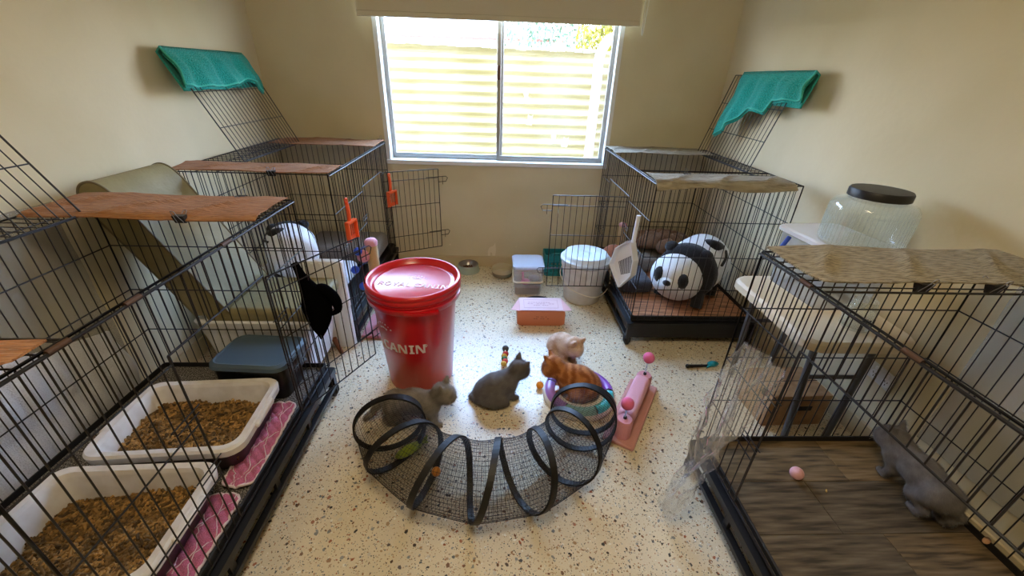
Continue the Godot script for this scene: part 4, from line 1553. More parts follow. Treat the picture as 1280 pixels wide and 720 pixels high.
	var pr := [Vector2(0, 0.0), Vector2(0.122, 0.0), Vector2(0.132, 0.006), Vector2(0.136, 0.02), Vector2(0.136, 0.14), Vector2(0.133, 0.158), Vector2(0.122, 0.172), Vector2(0.095, 0.18), Vector2(0.089, 0.186), Vector2(0.089, 0.206), Vector2(0.085, 0.206), Vector2(0.085, 0.186), Vector2(0.09, 0.176), Vector2(0.117, 0.167), Vector2(0.128, 0.155), Vector2(0.131, 0.14), Vector2(0.131, 0.022), Vector2(0.124, 0.012), Vector2(0, 0.012)]
	mb.lathe(pr, 56)
	part("jar_glass", mb, M.jar, t)
	mb = MB.new()
	for i in 56:
		var an := TAU * i / 56
		mb.wire(Vector3(cos(an) * 0.1364, 0.02, sin(an) * 0.1364), Vector3(cos(an) * 0.1364, 0.145, sin(an) * 0.1364), 0.001, 4)
	part("glass_ribs", mb, M.jar, t)
	mb = MB.new()
	mb.lathe([Vector2(0.092, 0.188), Vector2(0.097, 0.188), Vector2(0.097, 0.211), Vector2(0.093, 0.217), Vector2(0.0, 0.218)], 40)
	part("lid", mb, M.black, t)
	t = thing("small_jar", "small clear glass jar standing on the cream table", "jar", Vector3(1.365, 0.55, -1.255))
	mb = MB.new()
	mb.lathe([Vector2(0, 0.0), Vector2(0.045, 0.0), Vector2(0.05, 0.008), Vector2(0.05, 0.085), Vector2(0.04, 0.1), Vector2(0.038, 0.118), Vector2(0.034, 0.118), Vector2(0.035, 0.1), Vector2(0.046, 0.082), Vector2(0.046, 0.01), Vector2(0, 0.007)], 30)
	part("jar_glass", mb, M.jar, t)
	mb = MB.new()
	for k in 3:
		mb.bx(-0.018 + 0.014 * k, -0.01 + 0.014 * k, 0.04, 0.062 - 0.004 * (k % 2), 0.0495, 0.0505)
	part("print", mb, mat(Color8(60, 60, 62), 0.7), t)
	# carton under the table
	t = thing("cardboard_box", "brown cardboard carton with hand slot under the folding table", "box", Vector3(1.33, 0, -1.385), 0.04)
	mb = MB.new()
	mb.rbox(T(Vector3(0, 0.085, 0)), Vector3(0.28, 0.17, 0.2), 0.003, 1)
	part("carton", mb, M.card, t)
	mb = MB.new()
	mb.rbox(T(Vector3(0.02, 0.10, 0.1)), Vector3(0.09, 0.026, 0.004), 0.0015, 1)
	part("hand_slot", mb, M.hole, t)
	mb = MB.new()
	mb.bx(-0.14, 0.14, 0.1702, 0.1708, -0.002, 0.002)
	part("flap_seam", mb, M.hole, t)
	# power outlet on the right wall
	var wx := wall_x(1.0, -1.25)
	t = thing("power_outlet", "white double power outlet low on the wall", "outlet", Vector3(wx - 0.004, 0.31, -1.25), -PI / 2 - 0.06)
	mb = MB.new()
	mb.rbox(T(Vector3.ZERO), Vector3(0.118, 0.074, 0.009), 0.004)
	part("plate", mb, M.outlet, t)
	for s in [-1.0, 1.0]:
		mb = MB.new()
		mb.lathe([Vector2(0, 0), Vector2(0.019, 0.0), Vector2(0.019, 0.002), Vector2(0, 0.0022)], 18, Transform3D(Basis(Vector3.RIGHT, PI / 2), Vector3(s * 0.03, -0.008, 0.004)))
		var so := part("socket", mb, M.white_plastic, t)
		for q in [[-0.006, 0.005, 0.5], [0.006, 0.005, -0.5], [0.0, -0.008, 0.0]]:
			mb = MB.new()
			mb.box(Transform3D(Basis(Vector3.BACK, q[2]), Vector3(s * 0.03 + q[0], -0.008 + q[1], 0.0064)), Vector3(0.0022, 0.008, 0.001))
			part("slot", mb, M.hole, so)
		mb = MB.new()
		mb.rbox(T(Vector3(s * 0.03, 0.022, 0.006)), Vector3(0.012, 0.016, 0.006), 0.002)
		part("switch", mb, M.white_plastic, t)
	# clear protective sheets behind the crates
	for q in [[1.0, -1.04, -0.05, 0.2, 0.92, "clear creased plastic sheet behind the kitten crate"], [-1.0, -1.44, -0.45, 0.2, 0.92, "clear creased plastic sheet behind the litter crate"]]:
		mb = MB.new()
		var rows := []
		for i in 17:
			var row := PackedVector3Array()
			for j in 41:
				var u := j / 40.0
				var w := i / 16.0
				row.append(Vector3(wall_x(q[0], lerpf(q[1], q[2], u)) - float(q[0]) * 0.012 + 0.004 * sin(u * 40.0 + w * 6.0) + 0.003 * sin(u * 23.0 - w * 17.0), lerpf(q[3], q[4], w), lerpf(q[1], q[2], u)))
			rows.append(row)
		mb.sheet(rows, 0.0008)
		solo("plastic_sheet", mb, M.sheet_clear, q[5], "plastic sheet")
	# ball and kibble in the kitten crate
	mb = MB.new()
	mb.ball(Vector3.ZERO, 0.0215, 22)
	solo("pompom_ball", mb, M.pale_pink, "pale pink pompom ball on the kitten crate's floor", "ball", Vector3(1.032, 0.1905, -0.892))
	mb = MB.new()
	mb.rbox(T(Vector3.ZERO), Vector3(0.012, 0.004, 0.005), 0.0018)
	solo("pellet_crumb", mb, mat(Color8(214, 186, 118), 0.8), "single straw-coloured crumb on the kitten crate's planks", "crumb", Vector3(1.105, 0.171, -0.84), 0.9)
	mb = MB.new()
	mb.ball(Vector3.ZERO, 0.012, 10, Vector3(1.6, 0.3, 0.7))
	solo("kibble_crumb", mb, mat(Color8(206, 156, 116), 0.8), "flat tan crumb in the kitten crate beside the wall", "crumb", Vector3(1.448, 0.195, -0.66), 0.4)
	# clear bag hanging off the kitten crate
	t = thing("plastic_bag", "crumpled clear plastic bag hanging from the kitten crate to the floor", "bag", Vector3(0.70, 0, -0.87))
	for k in 2:
		var rows := []
		var f := FastNoiseLite.new()
		f.seed = 40 + k
		f.frequency = 5.0
		for i in 33:
			var row := PackedVector3Array()
			for j in 19:
				var w := i / 32.0
				var u := j / 18.0
				var c0 := Vector3(0.03, 0.70, 0.0).lerp(Vector3(-0.10, 0.03, 0.01), w)
				var half := lerpf(0.085, 0.035, w)
				var nz := f.get_noise_2d(u * 0.35, w * 0.5) * 0.05 + f.get_noise_2d(u * 1.0 + 9.0, w * 0.3) * 0.012
				row.append(c0 + Vector3(nz + (0.012 if k == 0 else -0.012) * sin(PI * u), 0.02 * (u - 0.5) * (1 - w), (u - 0.5) * 2 * half + nz * 0.4))
			rows.append(row)
		mb = MB.new()
		mb.sheet(rows, 0.0006)
		part("bag_wall", mb, M.bag, t)
	mb = MB.new()
	mb.rbox(T(Vector3(0.055, 0.60, 0.03)), Vector3(0.012, 0.022, 0.014), 0.003)
	part("clip", mb, M.black, t)
	# wand with teal fish
	t = thing("fish_wand", "teal plastic fish toy on a black stick", "cat toy", Vector3(1.09, 0.0, -1.69), 0.05)
	mb = MB.new()
	mb.tube([Vector3(-0.06, 0.011, 0), Vector3(0.055, 0.011, 0.0)], [0.0095, 0.0065], 12)
	mb.ball(Vector3(-0.06, 0.0115, 0), 0.0115, 10)
	part("stick", mb, M.black, t)
	mb = MB.new()
	mb.ball(Vector3(0.085, 0.016, -0.008), 0.028, 14, Vector3(1.15, 0.55, 0.6))
	mb.prism(PackedVector2Array([Vector2(0.05, 0.0), Vector2(0.036, 0.022), Vector2(0.052, 0.013), Vector2(0.07, 0.008)]), 0.008, Transform3D(Basis(Vector3.RIGHT, PI / 2), Vector3(0, 0.012, 0)))
	part("fish", mb, mat(Color8(30, 160, 178), 0.4), t)

# ---------------------------------------------------------------- things on the floor
# lettering laid flat in the xy plane, then bent by a callable
func lettering(text: String, height: float, bend: Callable) -> MB:
	var tm := TextMesh.new()
	var f := SystemFont.new()
	f.font_names = PackedStringArray(["Droid Sans"])
	f.font_weight = 700
	tm.font = f
	tm.font_size = 48
	tm.pixel_size = height / 34.0
	tm.depth = 0.0016
	tm.text = text
	tm.horizontal_alignment = HORIZONTAL_ALIGNMENT_CENTER
	var arr := tm.get_mesh_arrays()
	var vs: PackedVector3Array = arr[Mesh.ARRAY_VERTEX]
	var idx: PackedInt32Array = arr[Mesh.ARRAY_INDEX]
	var ns: PackedVector3Array = arr[Mesh.ARRAY_NORMAL]
	var mb := MB.new()
	for i in range(0, idx.size(), 3):
		var a: Vector3 = bend.call(vs[idx[i]])
		var b: Vector3 = bend.call(vs[idx[i + 1]])
		var c: Vector3 = bend.call(vs[idx[i + 2]])
		var m := (vs[idx[i]] + vs[idx[i + 1]] + vs[idx[i + 2]]) / 3.0
		var hint: Vector3 = (bend.call(m + ns[idx[i]] * 0.001) as Vector3) - (bend.call(m) as Vector3)
		mb.tri(a, b, c, hint)
	return mb

func crown_dots(mb: MB, s: float, bend: Callable) -> void:
	for row in 2:
		var k := 5 if row == 0 else 7
		for i in k:
			var u := -1.0 + 2.0 * i / (k - 1)
			var an := u * (0.62 if row == 0 else 0.95)
			var rr: float = (0.55 if row == 0 else 0.95) * s
			var o := Vector3(sin(an) * rr, cos(an) * rr - 0.35 * s, 0)
			var dr := (0.075 if row == 0 else 0.062) * s * (1.25 if i % 2 == 0 else 0.9)
			for j in 12:
				var a := TAU * j / 12
				var b := TAU * (j + 1) / 12
				var p0: Vector3 = bend.call(o + Vector3(0, 0, 0.0009))
				var p1: Vector3 = bend.call(o + Vector3(cos(a) * dr, sin(a) * dr, 0.0009))
				var p2: Vector3 = bend.call(o + Vector3(cos(b) * dr, sin(b) * dr, 0.0009))
				mb.tri(p0, p1, p2, (bend.call(o + Vector3(0, 0, 0.01)) as Vector3) - p0)

func build_floor_things() -> void:
	# red bucket
	var t := thing("red_bucket", "big red lidded plastic bucket with white lettering", "bucket", Vector3(-0.37, 0, -1.635))
	var mb := MB.new()
	mb.lathe([Vector2(0, 0), Vector2(0.148, 0.0), Vector2(0.154, 0.006), Vector2(0.188, 0.48)], 64)
	var body := part("body", mb, M.red, t)
	mb = MB.new()
	mb.lathe([Vector2(0.186, 0.462), Vector2(0.204, 0.464), Vector2(0.207, 0.468), Vector2(0.209, 0.488), Vector2(0.204, 0.492), Vector2(0.19, 0.494)], 64)
	mb.lathe([Vector2(0.203, 0.495), Vector2(0.2075, 0.498), Vector2(0.2075, 0.502), Vector2(0.203, 0.505)], 64)
	part("collar", mb, M.red, t)
	mb = MB.new()
	for k in 9:
		var a := 0.95 + 0.075 * k
		mb.box(Transform3D(Basis(Vector3.UP, -a), Vector3(cos(a) * 0.2115, 0.468 + 0.0018 * k, sin(a) * 0.2115)), Vector3(0.014, 0.014, 0.0175))
	part("tear_tab", mb, M.red, t)
	mb = MB.new()
	mb.lathe([Vector2(0.19, 0.505), Vector2(0.208, 0.507), Vector2(0.211, 0.511), Vector2(0.211, 0.524), Vector2(0.207, 0.53), Vector2(0.212, 0.534), Vector2(0.212, 0.546), Vector2(0.206, 0.553), Vector2(0.198, 0.553), Vector2(0.192, 0.547), Vector2(0.187, 0.528), Vector2(0.18, 0.524), Vector2(0.172, 0.527), Vector2(0.166, 0.527), Vector2(0.160, 0.523), Vector2(0.0, 0.523)], 64)
	var lid := part("lid", mb, M.red, t)
	# lettering round the body: right end faces the viewer
	var wrap := func(p: Vector3) -> Vector3:
		var th := 2.47 - p.x / 0.168
		var y := 0.272 + p.y
		var r := 0.1540 + 0.032 * (y / 0.455) + 0.0006 + p.z
		return Vector3(cos(th) * r, y, sin(th) * r)
	mb = lettering("ROYAL CANIN", 0.046, wrap)
	part("lettering", mb, M.print_white, body)
	mb = MB.new()
	crown_dots(mb, 0.055, func(p: Vector3) -> Vector3: return wrap.call(p + Vector3(0.03, 0.085, 0.0)))
	part("crown_emblem", mb, M.print_white, body)
	mb = lettering("®", 0.016, func(p: Vector3) -> Vector3: return wrap.call(p + Vector3(0.212, 0.016, 0.0)))
	part("registered_mark", mb, M.print_white, body)
	var flat := func(p: Vector3) -> Vector3:
		var q := Vector2(p.x, p.y - 0.015).rotated(-0.12)
		return Vector3(q.x + 0.005, 0.5236 + p.z, -q.y + 0.02)
	mb = lettering("ROYAL CANIN", 0.034, flat)
	part("lid_lettering", mb, M.print_pink, lid)
	mb = MB.new()
	crown_dots(mb, 0.05, func(p: Vector3) -> Vector3: return flat.call(p + Vector3(0, 0.06, 0)))
	part("lid_emblem", mb, M.print_pink, lid)

	# white bucket with lid and wire handle
	t = thing("white_bucket", "white plastic bucket with lid and wire handle behind the open door", "bucket", Vector3(0.595, 0, -2.452))
	mb = MB.new()
	mb.lathe([Vector2(0, 0), Vector2(0.116, 0), Vector2(0.124, 0.008), Vector2(0.15, 0.25), Vector2(0.158, 0.252), Vector2(0.158, 0.275), Vector2(0.15, 0.278)], 48)
	part("body", mb, M.tub_white, t)
	mb = MB.new()
	mb.lathe([Vector2(0.15, 0.283), Vector2(0.163, 0.285), Vector2(0.166, 0.292), Vector2(0.166, 0.306), Vector2(0.155, 0.312), Vector2(0.148, 0.32), Vector2(0.142, 0.336), Vector2(0.135, 0.339), Vector2(0.055, 0.338), Vector2(0.05, 0.333), Vector2(0.03, 0.333), Vector2(0.025, 0.337), Vector2(0, 0.338)], 48)
	part("lid", mb, mat(Color8(226, 236, 244), 0.35), t)
	mb = MB.new()
	mb.tube(smooth_path([Vector3(-0.155, 0.27, 0.03), Vector3(-0.168, 0.2, 0.06), Vector3(-0.1, 0.13, 0.135), Vector3(0.05, 0.09, 0.165), Vector3(0.15, 0.13, 0.10), Vector3(0.17, 0.21, 0.03), Vector3(0.158, 0.27, 0.0)], 6), [0.0028], 6)
	part("wire_handle", mb, M.cream_plastic, t)

	# teal basket
	t = thing("teal_basket", "teal perforated plastic basket behind the white bucket", "basket", Vector3(0.475, 0, -2.845))
	mb = MB.new()
	mb.rbox(T(Vector3(0, 0.008, 0)), Vector3(0.19, 0.016, 0.13), 0.004)
	mb.rbox(T(Vector3(0, 0.15, 0.066)), Vector3(0.22, 0.05, 0.008), 0.003, 1)
	mb.rbox(T(Vector3(0, 0.15, -0.066)), Vector3(0.22, 0.05, 0.008), 0.003, 1)
	mb.rbox(T(Vector3(-0.108, 0.15, 0)), Vector3(0.008, 0.05, 0.13), 0.003, 1)
	mb.rbox(T(Vector3(0.108, 0.15, 0)), Vector3(0.008, 0.05, 0.13), 0.003, 1)
	for y in [0.03, 0.06, 0.09, 0.118]:
		mb.bx(-0.105, 0.105, y - 0.006, y + 0.006, 0.062, 0.068)
		mb.bx(-0.105, 0.105, y - 0.006, y + 0.006, -0.068, -0.062)
		mb.bx(-0.108, -0.102, y - 0.006, y + 0.006, -0.066, 0.066)
		mb.bx(0.102, 0.108, y - 0.006, y + 0.006, -0.066, 0.066)
	for k in 8:
		var x := -0.1 + 0.2 * k / 7
		mb.bx(x - 0.006, x + 0.006, 0.01, 0.14, 0.062, 0.067)
		mb.bx(x - 0.006, x + 0.006, 0.01, 0.14, -0.067, -0.062)
	for k in 5:
		var z := -0.06 + 0.12 * k / 4
		mb.bx(-0.107, -0.102, 0.01, 0.14, z - 0.006, z + 0.006)
		mb.bx(0.102, 0.107, 0.01, 0.14, z - 0.006, z + 0.006)
	part("basket_wall", mb, M.teal_plastic, t)
	mb = MB.new()
	mb.tube(smooth_path([Vector3(-0.06, 0.17, 0.07), Vector3(-0.05, 0.19, 0.075), Vector3(0.05, 0.19, 0.075), Vector3(0.06, 0.17, 0.07)], 4), [0.006], 8)
	part("grip", mb, M.teal_plastic, t)

	# food container
	t = thing("food_container", "clear stacked food container with pink scoop and dark kibble", "container", Vector3(0.222, 0, -2.565))
	mb = MB.new()
	mb.loft([[0.09, 0.09, 0.02, 0.0], [0.098, 0.098, 0.022, 0.095], [0.095, 0.095, 0.022, 0.096], [0.087, 0.087, 0.02, 0.004]], T(Vector3.ZERO))
	part("lower_tub", mb, M.clear, t)
	mb = MB.new()
	mb.loft([[0.098, 0.098, 0.024, 0.094], [0.104, 0.104, 0.026, 0.097], [0.104, 0.104, 0.026, 0.105], [0.098, 0.098, 0.024, 0.108]], T(Vector3.ZERO), false, false)
	part("cream_rim", mb, M.cream_plastic, t)
	mb = MB.new()
	mb.loft([[0.098, 0.098, 0.024, 0.106], [0.104, 0.104, 0.026, 0.205], [0.102, 0.102, 0.026, 0.205], [0.096, 0.096, 0.022, 0.106]], T(Vector3.ZERO), false, false)
	part("upper_tub", mb, M.clear, t)
	mb = MB.new()
	mb.loft([[0.106, 0.106, 0.026, 0.202], [0.109, 0.109, 0.028, 0.208], [0.108, 0.108, 0.028, 0.22], [0.098, 0.098, 0.024, 0.226]], T(Vector3.ZERO))
	part("lid", mb, glass(Color(0.86, 0.9, 0.97), 0.62, 0.2), t)
	mb = MB.new()
	mb.loft([[0.085, 0.085, 0.018, 0.006], [0.091, 0.091, 0.02, 0.058], [0.07, 0.075, 0.02, 0.064]], T(Vector3.ZERO))
	part("kibble", mb, M.kibble, t)
	mb = MB.new()
	mb.tube([Vector3(-0.03, 0.08, 0.05), Vector3(-0.038, 0.16, 0.06)], [0.009, 0.0075], 10)
	mb.ball(Vector3(-0.015, 0.085, 0.05), 0.03, 14, Vector3(1.1, 0.8, 0.8))
	part("pink_scoop", mb, M.pink_scoop, t)
	mb = MB.new()
	mb.ball(Vector3(0.045, 0.10, 0.02), 0.036, 12, Vector3(1.1, 0.6, 0.8))
	part("grey_pouch", mb, mat(Color8(140, 136, 150), 0.6), t)

	# bowls
	t = thing("pet_bowl", "steel pet bowl in a pale green base by the skirting", "bowl", Vector3(-0.215, 0, -2.862))
	mb = MB.new()
	mb.lathe([Vector2(0.07, 0.0), Vector2(0.086, 0.0), Vector2(0.084, 0.02), Vector2(0.078, 0.034), Vector2(0.079, 0.052), Vector2(0.074, 0.056), Vector2(0.068, 0.05), Vector2(0.06, 0.006)], 36)
	part("base", mb, M.sage, t)
	mb = MB.new()
	mb.lathe([Vector2(0.076, 0.056), Vector2(0.074, 0.06), Vector2(0.068, 0.058), Vector2(0.058, 0.024), Vector2(0.05, 0.018), Vector2(0, 0.017)], 36)
	part("steel_insert", mb, M.steel, t)
	mb = MB.new()
	for i in 34:
		var an := rng.randf() * TAU
		var rr := sqrt(rng.randf()) * 0.046
		mb.ball(Vector3(cos(an) * rr, 0.022 + 0.008 * rng.randf(), sin(an) * rr), 0.006, 6)
	var kb := solo("kibble_heap", mb, mat(Color8(104, 66, 44), 0.9), "brown kibble lying in the steel pet bowl", "kibble", Vector3(-0.215, 0, -2.862))
	kb.set_meta("kind", "stuff")
	t = thing("ceramic_bowl", "cream and grey ceramic bowl beside the food container", "bowl", Vector3(0.048, 0, -2.79))
	mb = MB.new()
	mb.lathe([Vector2(0, 0.0), Vector2(0.066, 0.0), Vector2(0.074, 0.006), Vector2(0.078, 0.034)], 36)
	part("foot", mb, M.stoneware_dark, t)
	mb = MB.new()
	mb.lathe([Vector2(0.078, 0.034), Vector2(0.08, 0.062), Vector2(0.077, 0.066), Vector2(0.072, 0.062), Vector2(0.066, 0.02), Vector2(0.0, 0.014)], 36)
	part("bowl", mb, M.stoneware, t)
	mb = MB.new()
	mb.lathe([Vector2(0, 0.0), Vector2(0.08, 0.0), Vector2(0.09, 0.01), Vector2(0.085, 0.02), Vector2(0.06, 0.012), Vector2(0, 0.01)], 32, Transform3D(Basis().scaled(Vector3(1, 1, 0.7)), Vector3.ZERO))
	solo("dark_dish", mb, mat(Color8(36, 30, 42), 0.5), "dark purple oval dish on the floor behind the pink box", "dish", Vector3(0.285, 0, -2.37))

	# opened pink carton
	t = thing("pink_box", "opened terracotta and pink cardboard box on the floor", "box", Vector3(0.278, 0, -2.14))
	mb = MB.new()
	mb.prism(PackedVector2Array([Vector2(-0.128, 0.008), Vector2(0.128, 0.008), Vector2(0.145, 0.018), Vector2(0.145, 0.095), Vector2(0.138, 0.108), Vector2(-0.138, 0.108), Vector2(-0.145, 0.095), Vector2(-0.145, 0.018)]), 0.125, T(Vector3.ZERO))
	mb.bx(-0.12, 0.12, 0.0, 0.009, -0.055, 0.055)
	var carton := part("carton", mb, M.terracotta, t)
	mb = MB.new()
	mb.box(Transform3D(Basis(Vector3.RIGHT, 0.12), Vector3(0, 0.119, -0.004)), Vector3(0.262, 0.003, 0.128))
	var ld := part("lid_panel", mb, M.box_inner, t)
	for s in [-1.0, 1.0]:
		mb = MB.new()
		mb.prism(PackedVector2Array([Vector2(s * 0.132, -0.064), Vector2(s * 0.132, 0.064), Vector2(s * 0.185, -0.052)]), 0.002, Transform3D(Basis(Vector3.RIGHT, -PI / 2 + 0.12), Vector3(0, 0.115, -0.004)))
		part("side_flap", mb, M.box_pink, t)
	mb = MB.new()
	for q in [[-0.105, 0.105, -0.042, -0.0405], [-0.105, 0.105, 0.04, 0.0415], [-0.105, -0.1035, -0.042, 0.0415], [0.1035, 0.105, -0.042, 0.0415]]:
		mb.box(Transform3D(Basis(Vector3.RIGHT, 0.12), Vector3((q[0] + q[1]) / 2, 0.1212 - 0.12 * (q[2] + q[3]) / 2, -0.004 + (q[2] + q[3]) / 2)), Vector3(q[1] - q[0], 0.001, q[3] - q[2]))
	for r in [[0.0, 0.0, 0.085], [0.0, 0.014, 0.06], [-0.01, -0.014, 0.07]]:
		for k in 9:
			if (k + int(r[1] * 1000)) % 4 != 2:
				var x: float = r[0] + (k - 4) * r[2] * 0.22
				mb.box(Transform3D(Basis(Vector3.RIGHT, 0.12), Vector3(x, 0.1212 - 0.12 * float(r[1]), -0.004 + float(r[1]))), Vector3(r[2] * 0.16, 0.001, 0.0035))
	part("lid_print", mb, M.ink_soft, ld)
	mb = MB.new()
	for r in [[0.068, 0.032], [0.054, 0.046]]:
		for k in 7:
			if k % 3 != 2:
				mb.bx((k - 3) * r[1] * 0.3 - r[1] * 0.11, (k - 3) * r[1] * 0.3 + r[1] * 0.11, r[0] - 0.0022, r[0] + 0.0022, 0.0622, 0.0630)
	part("front_print", mb, M.ink, carton)

	# mesh tunnel: a spiral band in black tape with sheer net between
	t = thing("cat_tunnel", "curved black mesh cat tunnel with spiral hoops", "cat tunnel", Vector3(-0.03, 0, -1.30))
	var axis := func(s: float) -> Array:
		var ph := lerpf(deg_to_rad(160.0), deg_to_rad(9.0), s)
		var c := Vector3(0.405 * cos(ph), 0.0, 0.385 * sin(ph))
		var tg := Vector3(0.405 * sin(ph), 0, -0.385 * cos(ph)).normalized()
		return [c, tg, Vector3(-tg.z, 0, tg.x)]
	var turns := 6.0
	var R := 0.132
	var pts := []
	var wid := []
	var nrm := []
	var n := 300
	for i in n + 1:
		var s := float(i) / n
		var a: Array = axis.call(s)
		var th := TAU * turns * s + 1.65
		var rad: Vector3 = a[2] * cos(th) + Vector3.UP * sin(th)
		pts.append((a[0] as Vector3) + Vector3(0, R + 0.004, 0) + rad * R)
		wid.append((a[1] as Vector3) * 0.0115)
		nrm.append(rad)
	mb = MB.new()
	mb.band(pts, wid, nrm, 0.0035)
	part("spiral_hoop", mb, M.tape, t)
	for e in [0.0, 1.0]:
		var a: Array = axis.call(e)
		var rp := []
		var rw := []
		var rn := []
		for j in 48:
			var th := TAU * j / 48
			var rad: Vector3 = (a[2] as Vector3) * cos(th) + Vector3.UP * sin(th)
			rp.append((a[0] as Vector3) + Vector3(0, R + 0.004, 0) + rad * R)
			rw.append((a[1] as Vector3) * 0.0115)
			rn.append(rad)
		mb = MB.new()
		mb.band(rp, rw, rn, 0.0035, true)
		part("end_hoop", mb, M.tape, t)
	mb = MB.new()
	var pp := []
	var nn := []
	for i in 121:
		var s := i / 120.0
		var a: Array = axis.call(s)
		var rp := PackedVector3Array()
		var rn := PackedVector3Array()
		for j in 41:
			var th := TAU * j / 40
			var rad: Vector3 = (a[2] as Vector3) * cos(th) + Vector3.UP * sin(th)
			var ph := fposmod(turns * s + 1.65 / TAU - th / TAU, 1.0)
			var sag := 1.0 - 0.055 * sin(PI * ph)
			rp.append((a[0] as Vector3) + Vector3(0, R + 0.004, 0) + rad * R * sag)
			rn.append(rad)
		pp.append(rp)
		nn.append(rn)
	mb.grid(pp, nn)
	part("net", mb, M.net, t)
	mb = MB.new()
	for j in 46:
		var ln := []
		var th := TAU * j / 46
		for i in 91:
			var s := i / 90.0
			var a: Array = axis.call(s)
			var rad: Vector3 = (a[2] as Vector3) * cos(th) + Vector3.UP * sin(th)
			var ph := fposmod(turns * s + 1.65 / TAU - th / TAU, 1.0)
			ln.append((a[0] as Vector3) + Vector3(0, R + 0.004, 0) + rad * R * (1.0 - 0.055 * sin(PI * ph)))
		mb.tube(ln, [0.00065], 3, false, false)
	for i in 106:
		var s := i / 105.0
		var a: Array = axis.call(s)
		var ln := []
		for j in 32:
			var th := TAU * j / 32
			var rad: Vector3 = (a[2] as Vector3) * cos(th) + Vector3.UP * sin(th)
			var ph := fposmod(turns * s + 1.65 / TAU - th / TAU, 1.0)
			ln.append((a[0] as Vector3) + Vector3(0, R + 0.004, 0) + rad * R * (1.0 - 0.055 * sin(PI * ph)))
		mb.tube(ln, [0.0006], 3, true)
	var thr := part("net_threads", mb, M.tape, t)
	thr.set_meta("kind", "stuff")
	# toys inside the tunnel
	mb = MB.new()
	mb.ball(Vector3.ZERO, 0.018, 16)
	solo("bell_ball", mb, mat(Color8(206, 128, 28), 0.35), "small amber ball inside the mesh tunnel", "ball", Vector3(-0.215, 0.03, -1.03))
	t = thing("plush_toy", "lime green plush toy inside the mesh tunnel", "cat toy", Vector3(-0.335, 0.012, -1.13), 0.7)
	mb = MB.new()
	mb.ball(Vector3(0, 0.02, 0), 0.055, 16, Vector3(1.1, 0.34, 0.4))
	mb.prism(PackedVector2Array([Vector2(0.045, 0.02), Vector2(0.085, 0.04), Vector2(0.078, 0.02), Vector2(0.085, 0.0)]), 0.008)
	part("body", mb, cloth(Color8(172, 196, 40), 10.0), t)

	# ball track ring
	t = thing("ball_track", "purple and aqua ring ball track", "cat toy", Vector3(0.405, 0, -1.47))
	mb = MB.new()
	mb.lathe([Vector2(0.088, 0.0), Vector2(0.165, 0.0), Vector2(0.172, 0.008), Vector2(0.168, 0.03), Vector2(0.160, 0.036), Vector2(0.156, 0.02), Vector2(0.122, 0.018), Vector2(0.116, 0.034), Vector2(0.098, 0.036), Vector2(0.086, 0.012)], 64)
	part("base_ring", mb, M.ring_white, t)
	mb = MB.new()
	mb.lathe([Vector2(0.0, 0.004), Vector2(0.088, 0.004), Vector2(0.088, 0.010), Vector2(0.0, 0.012)], 40)
	part("centre_pad", mb, cloth(Color8(222, 200, 160), 10.0), t)
	var arcs := [[0.15, 1.2, M.aqua], [1.25, 2.15, M.mint], [2.2, 3.5, M.lilac], [3.55, 4.3, M.purple], [4.35, 5.2, M.lilac], [5.25, 6.35, M.purple]]
	for q in arcs:
		mb = MB.new()
		mb.lathe([Vector2(0.116, 0.032), Vector2(0.12, 0.046), Vector2(0.132, 0.055), Vector2(0.148, 0.055), Vector2(0.160, 0.046), Vector2(0.164, 0.032)], 16, Transform3D(), q[0], q[1])
		part("track_cover", mb, q[2], t)
	mb = MB.new()
	mb.ball(Vector3.ZERO, 0.019, 16)
	solo("orange_ball", mb, mat(Color8(248, 158, 40), 0.35), "orange plastic ball beside the ring track", "ball", Vector3(0.222, 0.019, -1.525))

	# pink scratcher with spring balls
	var dr := Vector3(0.53, 0, -0.85).normalized()
	var yaw := atan2(-dr.z, dr.x)
	t = thing("pink_scratcher", "pink plush scratcher with two pompoms on springs", "cat toy", Vector3(0.632, 0, -1.36), yaw)
	mb = MB.new()
	mb.rbox(T(Vector3(0, 0.01, 0)), Vector3(0.44, 0.02, 0.135), 0.008)
	part("base_board", mb, M.base_pink, t)
	mb = MB.new()
	mb.rbox(T(Vector3(0.012, 0.085, -0.002)), Vector3(0.30, 0.055, 0.075), 0.026, 4)
	part("plush_roll", mb, M.sisal_pink, t)
	mb = MB.new()
	mb.rbox(T(Vector3(0.012, 0.042, -0.002)), Vector3(0.28, 0.045, 0.05), 0.012, 2)
	part("plush_support", mb, M.base_pink, t)
	for s in [-1.0, 1.0]:
		var px: float = s * 0.165
		mb = MB.new()
		mb.lathe([Vector2(0, 0.018), Vector2(0.036, 0.018), Vector2(0.036, 0.098), Vector2(0.03, 0.108), Vector2(0, 0.11)], 22, T(Vector3(px, 0, 0)))
		part("end_post", mb, M.plush_pink, t)
		mb = MB.new()
		var coil := []
		for i in 73:
			var f := i / 72.0
			coil.append(Vector3(px + 0.0032 * cos(f * TAU * 12) + s * 0.012 * f, 0.108 + 0.072 * f, 0.0032 * sin(f * TAU * 12)))
		mb.tube(coil, [0.0011], 5)
		part("spring", mb, M.spring, t)
		mb = MB.new()
		mb.lathe([Vector2(0, 0.106), Vector2(0.008, 0.106), Vector2(0.007, 0.12), Vector2(0, 0.122)], 10, T(Vector3(px, 0, 0)))
		part("spring_cap", mb, M.black, t)
		mb = MB.new()
		mb.ball(Vector3(px + s * 0.012, 0.20, 0), 0.027, 20)
		part("pompom", mb, M.pom_pink, t)

	# beaded caterpillar toy
	t = thing("bead_toy", "striped red, yellow and green bead toy with grey bell", "cat toy", Vector3(0.052, 0.0, -1.74), 1.5)
